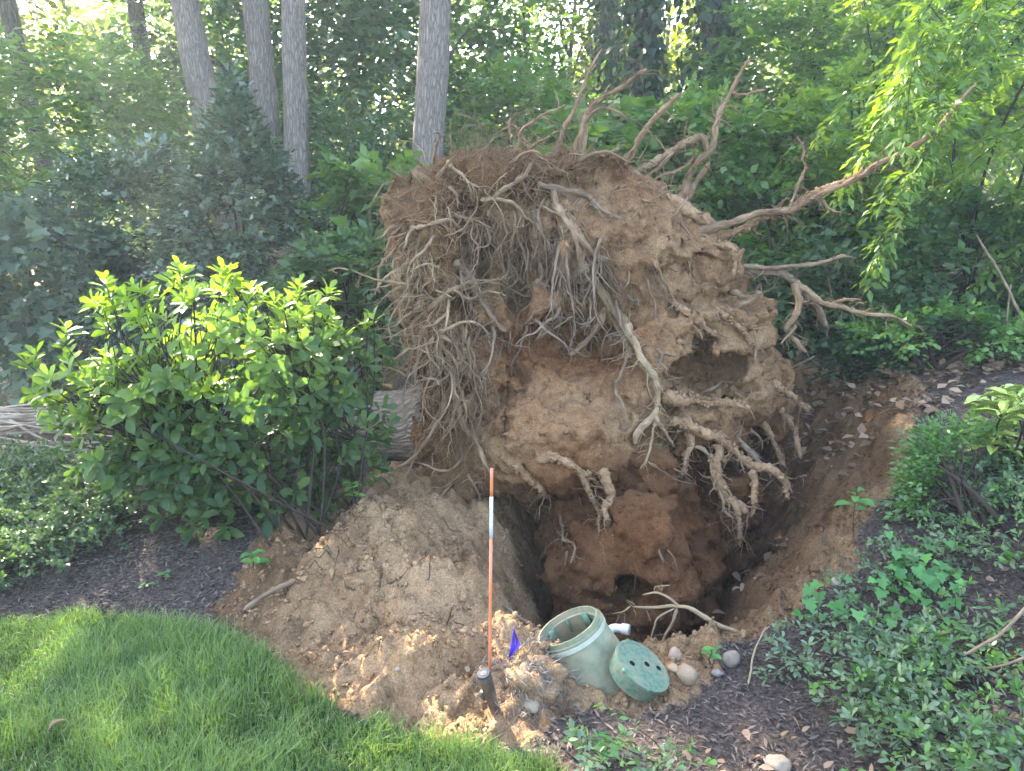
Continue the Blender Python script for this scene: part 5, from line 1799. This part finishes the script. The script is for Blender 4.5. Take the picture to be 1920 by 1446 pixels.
# ------------------------------------------------------------------ loose roots and sticks
def loose(name, label, cat, chains, mt, fine=14):
    g = np.array(chains[0][0][0])
    root = thing(name, label, cat, g)
    for k, (P, r0, r1) in enumerate(chains):
        Q = catmull(np.array(P), .015)
        Q = Q + np.stack([noise3(np.stack([np.arange(len(Q)) * .22, np.full(len(Q), j * 5. + k * 3), np.zeros(len(Q))], 1), 4) for j in range(3)], 1) * .006
        Tubes().add(Q, np.linspace(r0, r1, len(Q)), 9, lump=.2, seed=k).part('main_root' if k == 0 else 'side_root', M[mt], root)
    if fine:
        tb = Tubes()
        for _ in range(fine):
            P = np.array(chains[rng.integers(len(chains))][0])
            a = rng.integers(len(P) - 1)
            p = P[a] + (P[a + 1] - P[a]) * rng.random()
            grow(tb, p, rdir(1)[0] * .5 + np.array([0, 0, -.6]), rng.uniform(.03, .09), .0014, .2, .3, 1)
        tb.part('fine_roots', M[mt], root, kind='stuff')
    return root


A = lambda px, py, Y: at(px, py, Y)
loose('broken_root', 'pale branching broken root leaning over the front right rim of the pit', 'root', [
    ([A(1405, 1196, 2.86), A(1350, 1172, 2.88), A(1300, 1142, 2.9), A(1265, 1138, 2.92), A(1225, 1142, 2.92), A(1185, 1138, 2.92)], .012, .005),
    ([A(1272, 1138, 2.92), A(1255, 1122, 2.94), A(1230, 1112, 2.95), A(1202, 1115, 2.95)], .006, .003),
    ([A(1226, 1112, 2.95), A(1228, 1100, 2.95), A(1245, 1096, 2.95), A(1258, 1095, 2.95)], .003, .0015),
    ([A(1272, 1140, 2.92), A(1256, 1175, 2.93), A(1245, 1200, 2.93), A(1240, 1224, 2.92)], .008, .005),
    ([A(1268, 1140, 2.92), A(1235, 1158, 2.92), A(1228, 1180, 2.92), A(1220, 1208, 2.92)], .005, .0025),
    ([A(1187, 1138, 2.92), A(1168, 1150, 2.9), A(1145, 1153, 2.88)], .004, .0015), ([A(1190, 1138, 2.92), A(1178, 1128, 2.92), A(1172, 1124, 2.92)], .003, .0015)], 'root_pale', 22)
loose('broken_root', 'thin crossed roots in the dark hollow behind the orange stake', 'root', [
    ([A(888, 1148, 3.25), A(910, 1125, 3.25), A(925, 1112, 3.25), A(942, 1098, 3.25)], .008, .003),
    ([A(920, 1118, 3.22), A(950, 1140, 3.15), A(985, 1162, 3.05), A(1002, 1175, 2.98)], .007, .005)], 'root_grey', 8)
s1, s2 = gp(458, 1152), gp(556, 1098)
loose('stick', 'weathered grey stick lying on the foot of the dirt mound', 'stick', [([s1 + [0, 0, .012], (s1 + s2) / 2 + [0, 0, .03], s2 + [0, 0, .02]], .011, .012)], 'root_grey', 0)
s1, s2 = gp(1405, 1290), gp(1435, 1215)
loose('stick', 'thin orange-tan twig curving out of the ground cover right of the stones', 'stick', [([s1 + [0, 0, .01], s1 * .5 + s2 * .5 + [-.02, 0, .05], s2 + [0, 0, .09]], .004, .003)], 'root_pale', 0)
loose('stick', 'bare grey branch arching through the ground cover at the lower right edge', 'stick', [([A(1810, 1228, 2.25), A(1870, 1190, 2.3), A(1930, 1135, 2.35)], .005, .006)], 'root_grey', 0)
loose('stick', 'lower bare grey twig in the ground cover at the right edge', 'stick', [([A(1850, 1252, 2.2), A(1890, 1245, 2.2), A(1935, 1225, 2.2)], .004, .005)], 'root_grey', 0)
loose('stick', 'leaning bare sapling stem in the shade under the cascading vine', 'stick', [([A(1925, 620, 4.6), A(1890, 540, 4.6), A(1845, 465, 4.6), A(1830, 440, 4.6)], .010, .006), ([A(1885, 660, 4.7), A(1888, 590, 4.7), A(1895, 530, 4.7)], .006, .005)], 'root_grey', 0)
loose('stick', 'long root stub lying across the litter right of the plate', 'stick', [([A(1440, 712, 5.2), A(1480, 690, 5.15), A(1530, 668, 5.1)], .01, .006)], 'root_grey', 0)

# brush pile beside the fallen trunk
bp = gp(70, 900)
pile = thing('brush_pile', 'pile of dry tan sticks at the left edge behind the ground cover', 'brush pile', bp)
for i in range(70):
    p = at(rng.uniform(-80, 60), rng.uniform(770, 915), rng.uniform(4.7, 5.6))
    L = rng.uniform(.5, 1.3)
    d = norm(np.array([1, rng.normal() * .35, rng.normal() * .10]))
    Q = catmull([p - d * .3, p + d * L * .4 + rng.normal(size=3) * .03, p + d * L], .12)
    Tubes().add(Q, np.linspace(rng.uniform(.006, .014), .004, len(Q)), 6).part('stick', M['dry_stick'], pile)

# single dead leaves that stand out
for i, (px, py, sz, lb) in enumerate([(1222, 1412, .05, 'curled orange-brown dead leaf on the mulch at the bottom'), (310, 1092, .055, 'long tan dead leaf on the dark mulch'), (415, 1075, .05, 'pale narrow dead leaf on the mulch below the shrub'), (128, 1382, .055, 'reddish dead leaf lying on the lawn'), (872, 1262, .035, 'pale green-grey fallen leaf on the dirt left of the sprinkler'), (498, 1175, .03, 'whitish scrap of leaf at the foot of the dirt mound')]):
    g = gp(px, py)
    tv = LEAF15[0] * np.array([1, .55, 1.8]) * sz
    o = obj('dead_leaf', mesh_np('dead_leaf', tv, LEAF15[1], True, {'tone': np.full(15, [.7, .8, .9, .4, .9, 1][i])}), M['dead_leaf'], loc=g + np.array([0, 0, .012 if i != 3 else .06]))
    o.rotation_euler = (.2, .1, i * 1.3)
    tag(o, lb, 'dead leaf')

# ------------------------------------------------------------------ haze: the morning air among the trees
hv, hf = boxm(0, 35, 9.6, 152, 124, 28)
hm = bpy.data.materials.new('haze_air')
hm.use_nodes = True
hm.node_tree.nodes.clear()
ho = hm.node_tree.nodes.new('ShaderNodeOutputMaterial')
pvn = hm.node_tree.nodes.new('ShaderNodeVolumePrincipled')
pvn.inputs['Color'].default_value = (.86, .93, 1.0, 1)
pvn.inputs['Density'].default_value = .005
pvn.inputs['Anisotropy'].default_value = .45
hm.node_tree.links.new(pvn.outputs[0], ho.inputs['Volume'])
tag(obj('haze', mesh_np('haze', hv, hf, False), hm), 'thin morning haze hanging in the woodland air', 'haze', kind='stuff')
